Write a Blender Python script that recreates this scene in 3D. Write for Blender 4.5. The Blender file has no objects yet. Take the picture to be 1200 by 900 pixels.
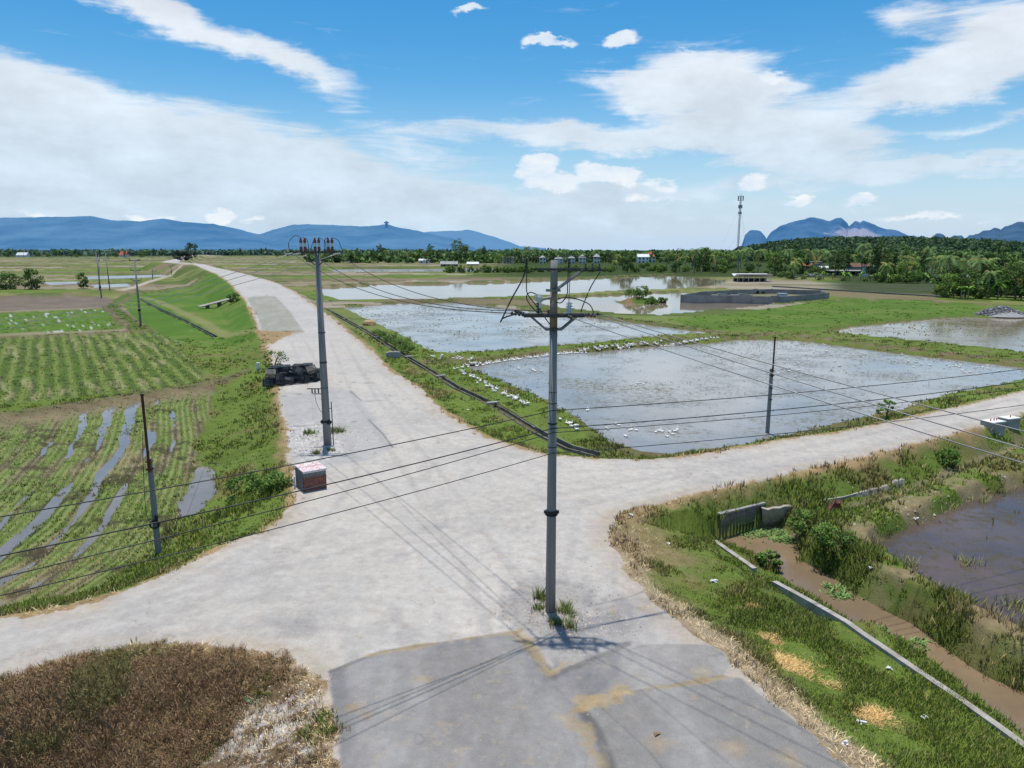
import bpy, bmesh, math, random
import numpy as np
from mathutils import Vector, Matrix
random.seed(7); rng = np.random.default_rng(11)
PI = math.pi
scn = bpy.context.scene
COL = scn.collection
# ------------------------------------------------------------------ viewpoint
CAM_H = 11.3; PITCH = math.radians(10.7); F = 834.0
cP, sP = math.cos(PITCH), math.sin(PITCH)
def ray(px, py):
    dx = (px-600.0)/F; dy = (450.0-py)/F
    return dx, cP+dy*sP, -sP+dy*cP
def P(px, py, z=0.0):
    """point of the plane at height z seen at survey position (px,py)"""
    a, b, c = ray(px, py)
    t = (z-CAM_H)/min(c, -1e-4)
    return (a*t, b*t)
def at_depth(px, py, Y):
    a, b, c = ray(px, py); t = Y/b
    return (a*t, Y, CAM_H+c*t)
def pts(lst, z): return [P(a, b, z) for a, b in lst]
# ------------------------------------------------------------------ noise
def _h(ix, iy, s):
    n = (ix.astype(np.int64)*374761393 + iy.astype(np.int64)*668265263 + s*974634777) & 0xffffffff
    n = ((n ^ (n >> 13))*1274126177) & 0xffffffff
    n = ((n ^ (n >> 16))*2246822519) & 0xffffffff
    return ((n ^ (n >> 15)) & 0xffffff)/float(0xffffff)
def vn(x, y, s=0):
    ix = np.floor(x); iy = np.floor(y); fx = x-ix; fy = y-iy
    fx = fx*fx*(3-2*fx); fy = fy*fy*(3-2*fy)
    a = _h(ix, iy, s); b = _h(ix+1, iy, s); c = _h(ix, iy+1, s); d = _h(ix+1, iy+1, s)
    return (a*(1-fx)+b*fx)*(1-fy)+(c*(1-fx)+d*fx)*fy
def fbm(x, y, sc, s=0, o=4):
    v = 0; amp = 1; tot = 0
    for k in range(o):
        v = v+amp*vn(x/sc+k*17.3, y/sc-k*9.1, s+k); tot += amp; amp *= .55; sc /= 2.1
    return v/tot            # 0..1, mean .5
def sm(a, b, x):
    t = np.clip((x-a)/(b-a), 0, 1); return t*t*(3-2*t)
# ------------------------------------------------------------------ distances
BIG = 60.0
def sd_poly(x, y, poly, m=BIG):
    p = np.array(poly); out = np.full(x.shape, m)
    sel = (x > p[:, 0].min()-m) & (x < p[:, 0].max()+m) & (y > p[:, 1].min()-m) & (y < p[:, 1].max()+m)
    X = x[sel]; Y = y[sel]
    if X.size == 0: return out
    d = np.full(X.shape, 1e18); ins = np.zeros(X.shape, bool)
    for i in range(len(p)):
        ax, ay = p[i]; bx, by = p[(i+1) % len(p)]
        ex, ey = bx-ax, by-ay; L = ex*ex+ey*ey+1e-12
        t = np.clip(((X-ax)*ex+(Y-ay)*ey)/L, 0, 1)
        d = np.minimum(d, (X-ax-t*ex)**2+(Y-ay-t*ey)**2)
        if ay != by:
            c = ((ay > Y) != (by > Y)) & (X < ex*(Y-ay)/(by-ay)+ax); ins ^= c
    d = np.sqrt(d); out[sel] = np.minimum(np.where(ins, -d, d), m); return out
def d_line(x, y, line, m=BIG, signed=False, along=False):
    p = np.array(line); out = np.full(x.shape, m); al = np.zeros(x.shape)
    sel = (x > p[:, 0].min()-m) & (x < p[:, 0].max()+m) & (y > p[:, 1].min()-m) & (y < p[:, 1].max()+m)
    X = x[sel]; Y = y[sel]
    if X.size == 0: return (out, al) if along else out
    best = np.full(X.shape, 1e18); sg = np.ones(X.shape); A = np.zeros(X.shape); acc = 0
    for i in range(len(p)-1):
        ax, ay = p[i]; bx, by = p[i+1]; ex, ey = bx-ax, by-ay; L = ex*ex+ey*ey+1e-12
        t = np.clip(((X-ax)*ex+(Y-ay)*ey)/L, 0, 1)
        d = (X-ax-t*ex)**2+(Y-ay-t*ey)**2; c = d < best
        best = np.where(c, d, best); sg = np.where(c, np.sign(ex*(Y-ay)-ey*(X-ax)), sg); A = np.where(c, acc+t*math.sqrt(L), A)
        acc += math.sqrt(L)
    best = np.sqrt(best)
    out[sel] = np.minimum(best, m)*(sg if signed else 1); al[sel] = A
    return (out, al) if along else out
# ------------------------------------------------------------------ the plan of the place
ZT_Y = [0, 103, 168, 211, 338, 427, 470, 560, 700, 900, 1100, 1400]
ZT_Z = [0, 0, 1.0, 2.4, 4.0, 6.0, 5.4, 3.5, 3.0, 5.0, 4.0, -1]
def zroad(Y): return np.interp(Y, ZT_Y, ZT_Z)
def P_road(px, py):
    a, b, c = ray(px, py)
    for Y in np.arange(20, 460, .5):
        if CAM_H+c*Y/b <= zroad(Y): return (a*Y/b, Y)
    return (a*430/b, 430.0)
INTER = pts([(314,405),(318,415),(325,440),(330,470),(338,500),(342,530),(345,560),(347,585),(340,605),(310,625),(255,645),(210,670),(150,695),(80,715),(0,728),(-300,785),
  (-300,880),(-100,815),(0,788),(60,770),(130,757),(200,751),(270,755),(330,765),(365,780),(385,800),(392,840),(402,900),(412,1100),
  (1150,1100),(996,900),(950,860),(908,827),(867,793),(842,760),(800,735),(760,705),(730,675),(710,640),(712,614),(730,600),(750,593),(812,577),(867,566),(908,556),(992,539),(1075,518),(1154,497),(1200,483),(1450,428),
  (1450,415),(1200,459),(1117,479),(1054,493),(992,506),(908,518),(825,533),(767,540),(700,539),(633,533),(567,513),(513,480),(487,453),(453,433),(433,410),(400,383),(385,370)], 0)
LE = [(318,415),(307,393),(300,373),(289,352),(273,335),(265,328),(252,320),(238,312.5),(226,304)]
RE = [(433,410),(400,383),(367,358),(343,341),(326,333),(300,325),(270,316),(252,310.5),(239,304)]
LEw = [P_road(*q) for q in LE]; REw = [P_road(*q) for q in RE]
ext = [(-228, 480), (-262, 560), (-318, 700), (-410, 900), (-480, 1100), (-560, 1400)]
STRIP = LEw+[(x-5, y) for x, y in ext]+[(x+6, y) for x, y in ext[::-1]]+REw[::-1]
ROADS = [INTER, STRIP]
ZW = -0.9
W_A = pts([(545,431),(600,421),(640,414),(700,413),(740,408),(825,403),(870,398),(933,399),(1033,412),(1117,422),(1200,431),(1330,436),(1200,446),(1108,464),(1054,481),(992,494),(917,511),(867,521),(792,531),(750,529),(715,519),(690,500),(640,472),(590,449)], ZW)
W_B = pts([(403,361),(467,356),(533,355),(600,362),(640,367),(695,373),(775,383),(825,389),(838,391),(790,393),(740,398),(700,403),(633,408),(567,415),(513,415),(497,409),(478,397),(455,386),(433,376)], ZW)
W_C = pts([(374,338),(433,334),(567,332),(640,329),(677,327),(785,323),(850,328),(848,334),(796,338.5),(720,341.5),(650,346),(583,348.5),(500,351.5),(400,352.5),(380,346)], ZW)
W_D = pts([(612,352),(665,349),(700,347),(800,342.5),(835,350),(905,355),(895,359),(835,364),(775,370),(720,368),(660,361.5)], ZW)
W_E = pts([(967,390),(1000,383),(1054,377),(1117,372.5),(1200,372.5),(1330,378),(1330,428),(1200,414),(1117,405),(1033,396)], ZW)
W_F = pts([(1027,645),(1046,627),(1096,606),(1137,587),(1200,570),(1300,545),(1600,640),(1500,900),(1300,810),(1200,752),(1158,731),(1100,702),(1062,672),(1029,650)], -1.5)
W_K = pts([(848,633),(883,646),(908,663),(946,692),(987,718),(1033,748),(1075,780),(1117,812),(1183,866),(1290,950),(1360,900),(1200,820),(1137,787),(1096,758),(1054,729),(1012,706),(983,687),(958,670),(933,657),(925,637),(921,626),(905,617),(893,619),(870,625)], -2.0)
W_G = pts([(100,324.2),(190,322),(196,324),(150,326),(106,327)], -1.5)
W_G3 = pts([(52,331),(90,330.2),(96,332.4),(58,333.8)], -1.5)
W_G4 = pts([(106,334),(150,332.3),(154,335.5),(112,337.2)], -1.5)
W_G2 = pts([(395,320.5),(600,320),(640,318),(590,314.5),(380,315.5)], -1.5)
W_H = pts([(243,545),(255,556),(254,575),(244,592),(225,605),(207,606),(214,585),(226,562),(234,548)], -1.55)
PONDS = [(W_A, ZW), (W_B, ZW), (W_C, ZW), (W_D, ZW), (W_E, ZW), (W_F, -1.5), (W_K, -2.0), (W_G, -1.5), (W_G3, -1.5), (W_G4, -1.5), (W_G2, -1.5), (W_H, -1.56)]
F1 = pts([(-150,505),(0,488),(100,476),(180,461),(248,456),(243,485),(228,520),(236,545),(215,600),(196,640),(110,690),(0,718),(-200,770)], -1.5)
F2 = pts([(-150,410),(0,397),(60,392),(180,387),(200,398),(238,440),(222,452),(100,464),(0,474),(-150,490)], -1.5)
F3 = pts([(-150,372),(0,367),(130,361.5),(145,366),(162,384),(100,388),(0,391),(-150,398)], -1.5)
F4 = pts([(-150,357),(0,351),(118,347),(133,351),(135,359),(90,362),(0,365),(-150,369)], -1.5)
GRN_L = pts([(160,390),(145,355),(150,347),(270,330),(310,398),(300,418),(240,405)], -1.5)
GRN_R = pts([(780,375),(860,368),(985,350),(1060,353),(1190,360),(1330,362),(1330,374),(1200,371),(1110,371),(1040,377),(960,388),(905,389),(860,388),(820,386)], -.7)
BRN_R = pts([(905,341),(970,341),(1090,347),(1102,354),(1060,353),(985,350),(960,347)], -.9)
# bunds: line, top height, half width
BUNDS = [
 (pts([(505,421),(560,422),(640,411),(700,407),(740,403),(800,397),(850,393),(905,390)], -.4), -.45, .8, 1.2),
 (pts([(905,390),(960,394),(1033,404),(1117,413),(1200,422),(1330,431)], -.4), -.45, .7, 1.2),
 (pts([(395,357),(500,353.5),(600,357),(640,362),(715,371),(775,378),(840,388)], -.4), -.5, .8, 1.),
 (pts([(583,350.5),(650,347),(720,343.5),(796,340),(850,337)], -.4), -.4, .9, .8),
 (pts([(360,353.5),(440,353),(583,350.5)], -.4), -.3, .9, .8),
 (pts([(355,336),(433,332),(567,330),(677,325),(785,321)], -.4), -.1, 1.5, .8),
 (pts([(-100,502),(0,488),(100,474),(180,460),(240,452),(280,440)], -1.3), -1.1, .7, .5),
 (pts([(-100,404),(0,395),(80,391),(180,386)], -1.3), -1.15, .7, .5),
 (pts([(-100,356),(0,350),(113,345),(160,343)], -1.3), -.3, 1.5, .6),
 (pts([(165,388),(130,360),(150,346),(270,329)], -1.3), -1.0, 1.2, .5),
 (pts([(905,357),(970,352),(1060,352),(1200,360),(1330,363)], -.7), -.5, 1.5, .3),
]
CANALWALL = pts([(838,625),(860,640),(885,657),(908,674),(950,703),(1008,746),(1075,792),(1125,826),(1183,868),(1230,905)], -.9)
DITCH = pts([(368,357),(383,362),(427,385),(467,411),(507,434),(533,451),(567,467),(587,477),(633,505),(668,522),(700,530)], -.35)
DITCH_L = pts([(163,349),(178,357),(215,374),(252,393)], -1.3)
DITCH_R = pts([(900,622),(945,611),(1018,593),(1060,579),(1130,549),(1175,531),(1260,500)], -1.4)
TRACK = pts([(300,398),(265,392),(235,375),(185,352),(165,347)], -1.3)
FURROW = pts([(205,440),(182,480),(180,520),(166,560),(140,610),(90,660),(0,715)], -1.5)
ISLE = pts([(712,352),(725,357),(752,358.5),(790,357),(805,352),(760,350),(730,349)], ZW)
ISLE_C = P(748, 354, ZW)
KERBB = P(330, 765)   # weeds corner
WEEDS = pts([(-300,890),(-100,820),(0,792),(60,774),(130,761),(200,755),(270,759),(330,769),(362,783),(381,802),(388,840),(397,900),(408,1100),(-300,1400)], 0)
HILL_C = (570, 1150)
MIDY = [0, 35]+[(a[1]+b[1])/2 for a, b in zip(LEw[::2], REw[::2])]+[q[1] for q in ext]
MIDX = [-6, -6]+[(a[0]+b[0])/2 for a, b in zip(LEw[::2], REw[::2])]+[q[0] for q in ext]
HWL = [P(820, 637, -2), P(843, 631, -2), P(894, 617, -2), P(938, 606, -1.6), P(1018, 590, -1.45)]
def bank_bg(x, y):
    """open country level: left fields lower than the right ones"""
    t = sm(-2.5, 2.5, x-np.interp(y, MIDY, MIDX))
    return -1.5+.95*t-.3*t*sm(2, 10, x)*sm(60, 45, y)
def height(x, y):
    x = np.asarray(x, float); y = np.asarray(y, float)
    far = np.hypot(x, y)
    h = bank_bg(x, y)+(fbm(x, y, 14, 3, 2)-.5)*.25*np.clip(far/60, .3, 1)
    # south-east strip between road and canal falls away gently
    dr = np.minimum(sd_poly(x, y, INTER), BIG); ds = sd_poly(x, y, STRIP)
    f1 = sd_poly(x, y, F1, 8.)
    fr, al = d_line(x, y, FURROW, 30., True, True)
    amp = sm(.6, -.8, f1)
    wav = np.sin(fr*2*PI/1.55+.9*np.sin(al*.21)+2.5*(fbm(x, y, 5, 9, 2)-.5))
    h = h*(1-amp)+amp*(-1.453+.06*wav+(fbm(fr*1.6, al*.22, 1.5, 5, 3)-.5)*.20-.05*sm(5, 0, np.abs(fr+3.)))
    for f in (F2, F3, F4):
        a = sm(.8, -.8, sd_poly(x, y, f, 6.)); h = h*(1-a)+a*(-1.5+(fbm(x, y, 3, 5, 3)-.5)*.1)
    wob = (fbm(x, y, 1.3, 21, 3)-.5)
    h = np.maximum(h, -np.maximum(0, dr+wob*.4-.35)*.36)
    h = np.maximum(h, np.where(y > 55, zroad(y)-np.maximum(0, ds-.8)*np.where(y > 110, .5, .4), -9))
    h = np.where(dr < .25, 0.0*h, h); h = np.where((ds < .25) & (y > 100), zroad(y), h)
    for ln, zt, w, s in BUNDS:
        d = d_line(x, y, ln, 12.)
        h = np.maximum(h, zt+wob*.25-np.maximum(0, d+wob*.9-w)*s)
    d = sd_poly(x, y, GRN_R, 12.); h = np.maximum(h, -.7-np.maximum(0, d+wob)*.5)
    # lower bank between the canal and the pond
    for pl, zw in PONDS:
        d = sd_poly(x, y, pl, 12.)+wob*np.where(far < 45, .55, np.clip(far*.012, .5, 3))
        sl_ = .75 if zw > -1.2 else 1.5
        if pl is W_K:
            d = d-.25-wob*.25; sl_ = np.where((d_line(x, y, CANALWALL, 9.) < sd_poly(x, y, W_F, 9.)) & (d_line(x, y, HWL, 9., True) < 0), .38, 1.5)
        h = np.minimum(h, np.maximum(zw-.22, zw+d*sl_))
    # canal bank: raised berm east of the canal
    # narrow channels
    for ln, zb, w in ((DITCH_R, -1.35, .3),):
        d = d_line(x, y, ln, 6.); h = np.minimum(h, zb+np.maximum(0, d+wob*.3-w)*.75)
    for ln, zb, w in ((DITCH, -.95, .27), (DITCH_L, -1.95, .29)):
        d = d_line(x, y, ln, 6.); h = np.minimum(h, np.where(d < w, zb, 9))
    hd = d_line(x, y, HWL, 7., True); hold = (hd < .02) & (hd > -4.5)
    h = np.where(hold, h, np.maximum(h, -np.maximum(0, np.minimum(dr, 9)-.3)*1.1))
    h = np.where(dr < .25, 0., h)
    di = np.hypot((x-ISLE_C[0])*.8, (y-ISLE_C[1])*1.0)
    h = np.maximum(h, np.where(di < 14, ZW+1.6-di*.36+wob*.8, -9)-.0)
    h = h+22*np.exp(-(((x-HILL_C[0])/190)**4+((y-HILL_C[1])/260)**2))*sm(500, 800, y)
    h = h+np.where(dr < .2, .02*(fbm(x, y, 6, 77, 2)-.5), 0)
    h = h-sm(3000, 12000, far)*6
    return h
def PG(pl):
    """survey positions -> points on the terrain (x, y, z)"""
    out = []
    pl = np.array(pl, float); z = np.full(len(pl), -1.0)
    for k in range(7):
        xy = np.array([P(a, b, zz) for (a, b), zz in zip(pl, z)])
        z = .5*z+.5*height(xy[:, 0], xy[:, 1]) if k else height(xy[:, 0], xy[:, 1])
    xy = np.array([P(a, b, zz) for (a, b), zz in zip(pl, z)]); z = height(xy[:, 0], xy[:, 1])
    return [(float(a), float(b), float(c)) for (a, b), c in zip(xy, z)]
def gz(x, y): return float(height(np.array([x]), np.array([y]))[0])
SKYV = 1.22
CLOUDS = [(60,190,420,95,8,1.25),(330,182,300,50,12,.8),(20,85,160,34,16,.65),(420,232,420,30,4,.72),(200,22,200,22,14,1.0),(370,95,80,30,28,.5),(480,165,110,24,14,.45),(150,250,300,18,2,.5),
 (680,160,240,22,3,1.1),(700,235,120,26,0,.6),(860,140,185,48,14,1.15),(800,88,95,36,-10,1.1),(930,170,110,30,5,.9),(890,100,60,16,-6,.6),
 (1110,97,165,30,-4,1.3),(1060,22,44,32,20,.65),(1175,35,75,46,0,1.1),(1130,148,150,11,-3,.55),
 (690,90,50,14,0,.45),(970,208,340,16,-3,.6),(640,258,260,20,0,.4),(1100,190,150,9,-5,.5)]
CUMULUS = [(632,196,34,22,0,1.0),(652,214,60,18,0,.9),(712,204,50,22,4,1.0),(770,215,40,14,0,.6),(718,45,34,12,0,.8),(640,49,40,9,0,.8),(550,13,44,9,0,.75),(890,221,34,12,-25,.9),(936,235,26,9,-5,.9),(1008,238,28,8,0,.8),
 (257,252,30,11,0,.9),(185,254,40,8,0,.6),(60,250,70,7,0,.4),(300,258,30,8,0,.6),(880,88,40,14,0,.6),(800,62,30,10,0,.6),(1090,250,50,8,0,.5),(770,232,120,12,0,.4)]
# ------------------------------------------------------------------ colour of the ground
def C3(*c): return np.array(c)
ASPH = pts([(387,787),(446,764),(525,752),(590,742),(606,741),(617,752),(632,775),(648,792),(692,777),(729,760),(725,790),(700,812),(679,830),(700,860),(715,900),(725,1100),(410,1100),(400,900),(390,830)], 0)
ASPH2 = pts([(729,760),(760,755),(842,757),(860,775),(846,793),(800,802),(740,808),(679,831),(650,800),(692,777)], 0)
ASPH3 = pts([(679,831),(740,810),(800,802),(846,793),(868,795),(908,827),(950,860),(996,900),(1150,1100),(725,1100),(712,880),(700,860)], 0)
GRAVEL_C = pts([(600,690),(625,672),(690,690),(735,735),(735,755),(692,773),(650,788),(632,770),(612,742),(585,715)], 0)
GRAVEL_L = pts([(335,505),(345,497),(385,490),(405,505),(398,530),(375,545),(345,545),(338,525)], 0)
TAN = pts([(289,351),(323,350),(340,365),(357,387),(308,389),(303,372)], .4)
PATCH_M = pts([(327,462),(410,457),(432,480),(462,522),(433,540),(345,548),(338,500)], 0)
MDARK = pts([(280,722),(330,715),(370,722),(366,742),(330,745),(295,735)], 0)
def cracks_streaks_shadow():
    L = [([(327,465),(365,460),(410,458),(424,470),(470,468),(500,467)], .07, .6),
         ([(433,493),(448,508),(460,524)], .06, .7), ([(340,500),(400,496),(433,492)], .05, .5),
         ([(390,447),(430,449),(480,448)], .07, .5),  # thin dark streak across the main road
         ([(387,787),(446,764),(525,752),(590,742),(606,741)], .05, .6), ([(679,830),(700,858),(715,895),(722,950)], .12, .8),
         ([(846,793),(800,802),(740,810)], .06, .6), ([(750,808),(800,850),(860,900),(900,940)], .03, .35),
         ([(690,815),(760,880),(800,930)], .03, .3), ([(735,755),(690,775),(650,790)], .1, .7), ([(617,752),(632,775),(648,792)], .14, .7),
         ([(690,711),(735,700),(780,685)], .05, .4), ([(440,560),(520,640),(600,715)], .03, .3),  # the long thin diagonal is a power-line shadow painted on the road
         ([(303,372),(322,371),(350,371)], .1, -.5), ([(300,352),(322,351)], .1, .35), ([(308,389),(357,387)], .1, .3)]
    return [(pts(a, 0), w, s) for a, w, s in L]
STRAW = [(pts([(606,741),(618,752),(632,772),(643,788),(652,786),(660,778)], 0), .14), (pts([(846,794),(800,803),(765,806),(735,812),(700,815),(679,830)], 0), .07),
         (pts([(660,842),(680,852),(690,866),(694,880),(702,892)], 0), .17), (pts([(430,768),(480,760),(530,751),(600,741)], 0), .05), (pts([(740,812),(728,806),(712,822),(682,824)], 0), .16)]
TRACKS = [(pts([(395,400),(430,470),(500,560),(580,680),(640,830),(690,1000)], 0), .28, .30), (pts([(350,400),(380,470),(400,560),(330,640),(150,730),(-100,800)], 0), .3, .28),
 (pts([(1200,470),(1000,522),(800,560),(600,600),(400,660),(150,725),(-100,780)], 0), .3, .28), (pts([(1200,470),(1000,520),(820,553),(640,560),(500,500),(430,430)], 0), .3, .22), (pts([(480,1000),(470,830),(430,720),(300,715),(100,745)], 0), .3, .30), (pts([(860,1000),(780,830),(690,690),(700,600),(820,560)], 0), .25, .25)]
STRAWDOTS = [(415,828,.25),(430,838,.2),(630,780,.15),(822,785,.35),(815,818,.2),(862,876,.42),(775,872,.4),(925,890,.4),(718,715,.2),(497,796,.2),(672,822,.15),(570,628,.15),(428,650,.12),(415,748,.12),(695,670,.2),(757,712,.3),(548,488,.3),(488,479,.3)]
HAY = [(925,772,.72),(1027,825,.5),(975,790,.22),(905,738,.22),(880,700,.2)]
PALE = [(pts([(140,348),(200,338),(266,330)], -1.2), .9, (.40,.36,.28)), (pts([(140,352),(200,342),(270,335)], -1.3), 1.3, (.13,.09,.06)), (pts([(120,343),(150,338),(180,328),(205,321),(232,316)], -1.3), 1.4, (.38,.33,.25)),
 (pts([(-60,478),(0,468),(60,462),(150,449)], -1.3), .25, (.35,.3,.2)), (pts([(345,341),(420,340.5),(480,339)], -1.0), .3, (.35,.32,.27)), (pts([(0,386),(90,379)], -1.4), .2, (.2,.17,.12))]
def land(x, y, z):
    n = len(x); far = np.hypot(x, y)
    n1 = fbm(x, y, .9, 31, 4); n2 = fbm(x, y, 6, 41, 5); n3 = fbm(x, y, 40, 51, 3); n4 = fbm(x, y, .3, 61, 3)
    col = np.zeros((n, 3)); g = np.zeros(n); gh = np.full(n, .18)
    def mix(m, c):
        nonlocal col
        m = np.clip(m, 0, 1)[:, None]; c = np.asarray(c, float)
        col = col*(1-m)+c*m
    # general rough grass
    base = C3(.105, .15, .028)[None]*(.75+.6*n2[:, None])
    col = base.copy(); g[:] = .8
    mix(sm(.52, .68, n1), C3(.12, .17, .035)); mix(sm(.56, .7, fbm(x, y, 3.1, 71, 3))*.6, C3(.17, .14, .06))
    # open country: strips of fields beyond
    a = math.radians(-14); u = x*math.cos(a)+y*math.sin(a); v = -x*math.sin(a)+y*math.cos(a)
    v2 = v+(fbm(x, y, 60, 5, 2)-.5)*12
    ci = np.floor(v2/19); cj = np.floor((u+ci*37)/75)
    r = _h(ci, cj, 4); r2 = _h(ci, cj, 9)
    fieldm = sm(95, 115, y)*sm(330, 300, np.where(x > 0, y, 0))
    pal = np.array([(.11,.16,.03), (.20,.155,.10), (.14,.17,.05), (.24,.20,.13), (.09,.12,.03), (.17,.18,.06), (.29,.25,.19), (.16,.13,.075)])
    fc = pal[(r*8).astype(int) % 8]*(.8+.4*n2[:, None])
    edge = np.abs(v2/19-ci-.5) > .44
    mix(fieldm*.95, fc); mix(fieldm*edge*.8, C3(.06, .09, .02)); g[(fieldm > .5)] = .0
    mix(sm(1300, 1700, far), C3(.03, .055, .022))
    for ln, w, c in PALE:
        d = d_line(x, y, ln, 9.); mix(sm(w*1.3, w*.7, d+(n1-.5)*.6), np.array(c)[None]*(.85+.3*n1[:, None])); g = np.where(d < w, 0, g)
    # wooded ground to the north east
    wood = sm(300, 330, y)*sm(-30, 10, x); mix(wood*.9, C3(.03, .05, .012)); g[wood > .3] = 0
    wood2 = sm(180, 200, y)*sm(.42, .47, x/np.maximum(y, 1)); mix(wood2*.9, C3(.03, .05, .014))
    # green meadows
    d = sd_poly(x, y, GRN_L, 5.)+(n1-.5)*2; m = sm(.5, -.5, d); mix(m, C3(.075, .15, .02)[None]*(.7+.6*n2[:, None])); mix(m*sm(.55, .7, n2)*.6, C3(.15, .17, .045))
    mix(sm(1.6, .6, d_line(x, y, TRACK, 6.)+(n1-.5))*.6, C3(.24, .22, .10))
    d = sd_poly(x, y, GRN_R, 5.)+(n1-.5)*1.5; m = sm(.5, -.5, d)
    mix(m, C3(.085, .15, .022)[None]*(.75+.5*fbm(x*.3, y*1.4, 6, 13, 3)[:, None])); mix(m*sm(.5, .7, n2)*.5, C3(.15, .18, .045)); g[m > .5] = .35
    d = sd_poly(x, y, BRN_R, 5.); m = sm(1, -1, d); mix(m, C3(.17, .145, .075)[None]*(.8+.4*n2[:, None])); g[m > .5] = 0
    # left fields
    d = sd_poly(x, y, F1, 5.)+(n1-.5)*1.2; m = sm(.3, -.3, d)
    fr, al = d_line(x, y, FURROW, 30., True, True)
    st = .5+.5*np.sin(fr*2*PI/1.55+.9*np.sin(al*.21)+2.5*(fbm(x, y, 5, 9, 2)-.5)+PI*.5*0)
    fine = .5+.5*np.sin(fr*2*PI/.38+1.5*n1)
    mix(m, C3(.10, .085, .05)[None]*(.7+.7*n1[:, None]))
    mix(m*sm(.35, .75, st*.6+n1*.6), C3(.26, .22, .11)*.85)
    mix(m*sm(.36, .52, st*.3+n2*.75+.06*np.sin(fr*1.1))*.85, C3(.10, .175, .025))
    mix(m*sm(.5, .8, fine*.55+n1*.5)*.5, C3(.29, .27, .14)); mix(m*sm(.5, .25, fine*.55+n1*.5)*.45, C3(.06, .06, .03))
    mix(m*sm(.62, .74, fbm(x, y, 1.7, 88, 3))*.8, C3(.05, .04, .025))
    topb = m*sm(6, 2, d_line(x, y, BUNDS[6][0], 9.)); mix(topb*.8, C3(.19, .15, .09)[None]*(.7+.7*n4[:, None]))
    g = np.where(m > .5, .25*sm(.45, .6, n2), g); gh = np.where(m > .5, .14, gh)
    d = sd_poly(x, y, F2, 5.)+(n1-.5); m = sm(.3, -.3, d)
    A_ = P(93,402,-1.5); B_ = P(110,447,-1.5); L_ = math.hypot(B_[0]-A_[0], B_[1]-A_[1]); ux, uy = (B_[0]-A_[0])/L_, (B_[1]-A_[1])/L_; cr = (x-A_[0])*uy-(y-A_[1])*ux; ca = (x-A_[0])*ux+(y-A_[1])*uy; s2 = .5+.5*np.sin(cr*2*PI/1.35+3*(fbm(cr, ca*.3, 5, 77, 2)-.5)); stn = fbm(cr*3, ca*.25, 1.6, 78, 3)
    mix(m, C3(.075, .125, .02)[None]*(.65+.7*n1[:, None])); mix(m*sm(.5, .85, s2*.7+stn*.4)*.75, C3(.17, .20, .06)); mix(m*sm(.62, .85, (1-s2)*.6+stn*.45)*.75, C3(.075, .085, .035)); mix(m*sm(.60, .72, stn)*.6, C3(.28, .26, .13))
    g = np.where(m > .5, .16, g)
    d = sd_poly(x, y, F3, 5.)+(n1-.5); m = sm(.3, -.3, d)
    mix(m, C3(.085, .155, .022)[None]*(.7+.6*n1[:, None])); mix(m*sm(.56, .7, stn)*.6, C3(.16, .16, .07)); mix(m*sm(.69, .73, fbm(cr*3.5, ca*.35, 2.2, 79, 3)), C3(.42, .43, .42)); g = np.where(m > .5, .15, g)
    d = sd_poly(x, y, F4, 5.)+(n1-.5); m = sm(.3, -.3, d)
    mix(m, C3(.16, .13, .10)[None]*(.75+.5*fbm(x*.3, y, 2, 8, 3)[:, None])); g = np.where(m > .5, 0, g)
    # bunds
    for k, (ln, zt, w, s) in enumerate(BUNDS):
        d = d_line(x, y, ln, 6.)+(n1-.5)*.8
        m = sm(w+.7, w+.2, d); gm = C3(.075, .115, .022)
        mix(m, C3(.16, .125, .075)[None]*(.7+.6*n1[:, None])); m2 = sm(w+.1, w-.5, d-(n2-.5)*1.2)
        mix(m2*(.95 if k not in (6, 7) else .55), gm[None]*(.7+.7*n1[:, None]))
        g = np.where(m2 > .5, .9, g)
    # mud margins of ponds and channels
    for pl, zw in PONDS:
        d = sd_poly(x, y, pl, 12.); m = sm(zw+(.30 if zw > -1.2 else .16), zw+.03, z+(n1-.5)*.25)*(d < (5 if zw > -1.2 else 1.2))*(.75 if pl is not W_H else .3)
        if pl is W_K: m = m*.3
        mix(m, C3(.15, .115, .065)[None]*(.6+.6*n1[:, None])); g = np.where(m > .5, .12, g)
    for ln in (DITCH_R,):
        d = d_line(x, y, ln, 6.); m = sm(.6, .2, d+(n1-.5)*1.2); mix(m*.8, C3(.22, .185, .12)[None]*(.6+.7*n1[:, None])); g = np.where(m > .5, .1, g)
    d = d_line(x, y, DITCH, 6.); mix(sm(.55, .38, d), C3(.05, .045, .035)); g = np.where(d < .7, 0, g)
    di = np.hypot((x-ISLE_C[0])*.8, (y-ISLE_C[1])); m = sm(8, 6.5, di+(n1-.5)*3); mix(m, C3(.2, .13, .075)); mix(m*sm(.5, .55, fbm(x, y, 3, 12, 2)+.05*(x-ISLE_C[0])/4), C3(.07, .12, .02))
    # east berm by the pond: scuffed earth
    d = sd_poly(x, y, W_F, 12.); m = sm(2.6, .4, d+(n2-.5)*4)*sm(.47, .58, fbm(x, y, 1.6, 91, 3)); mix(m*.85, C3(.26, .20, .12)[None]*(.6+.6*n4[:, None])); g = np.where(m > .5, .1, g)
    # road verges: bare earth, dry straw
    dr = sd_poly(x, y, INTER, 12.); ds = sd_poly(x, y, STRIP, 12.); de = np.minimum(dr, ds)
    mv = sm(.95, .1, de+(n2-.5)*1.0+(n1-.5)*1.2); mix(mv*.9, C3(.32, .22, .12)[None]*(.65+.6*n4[:, None])); g = np.where(mv > .45, .22, g)
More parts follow.
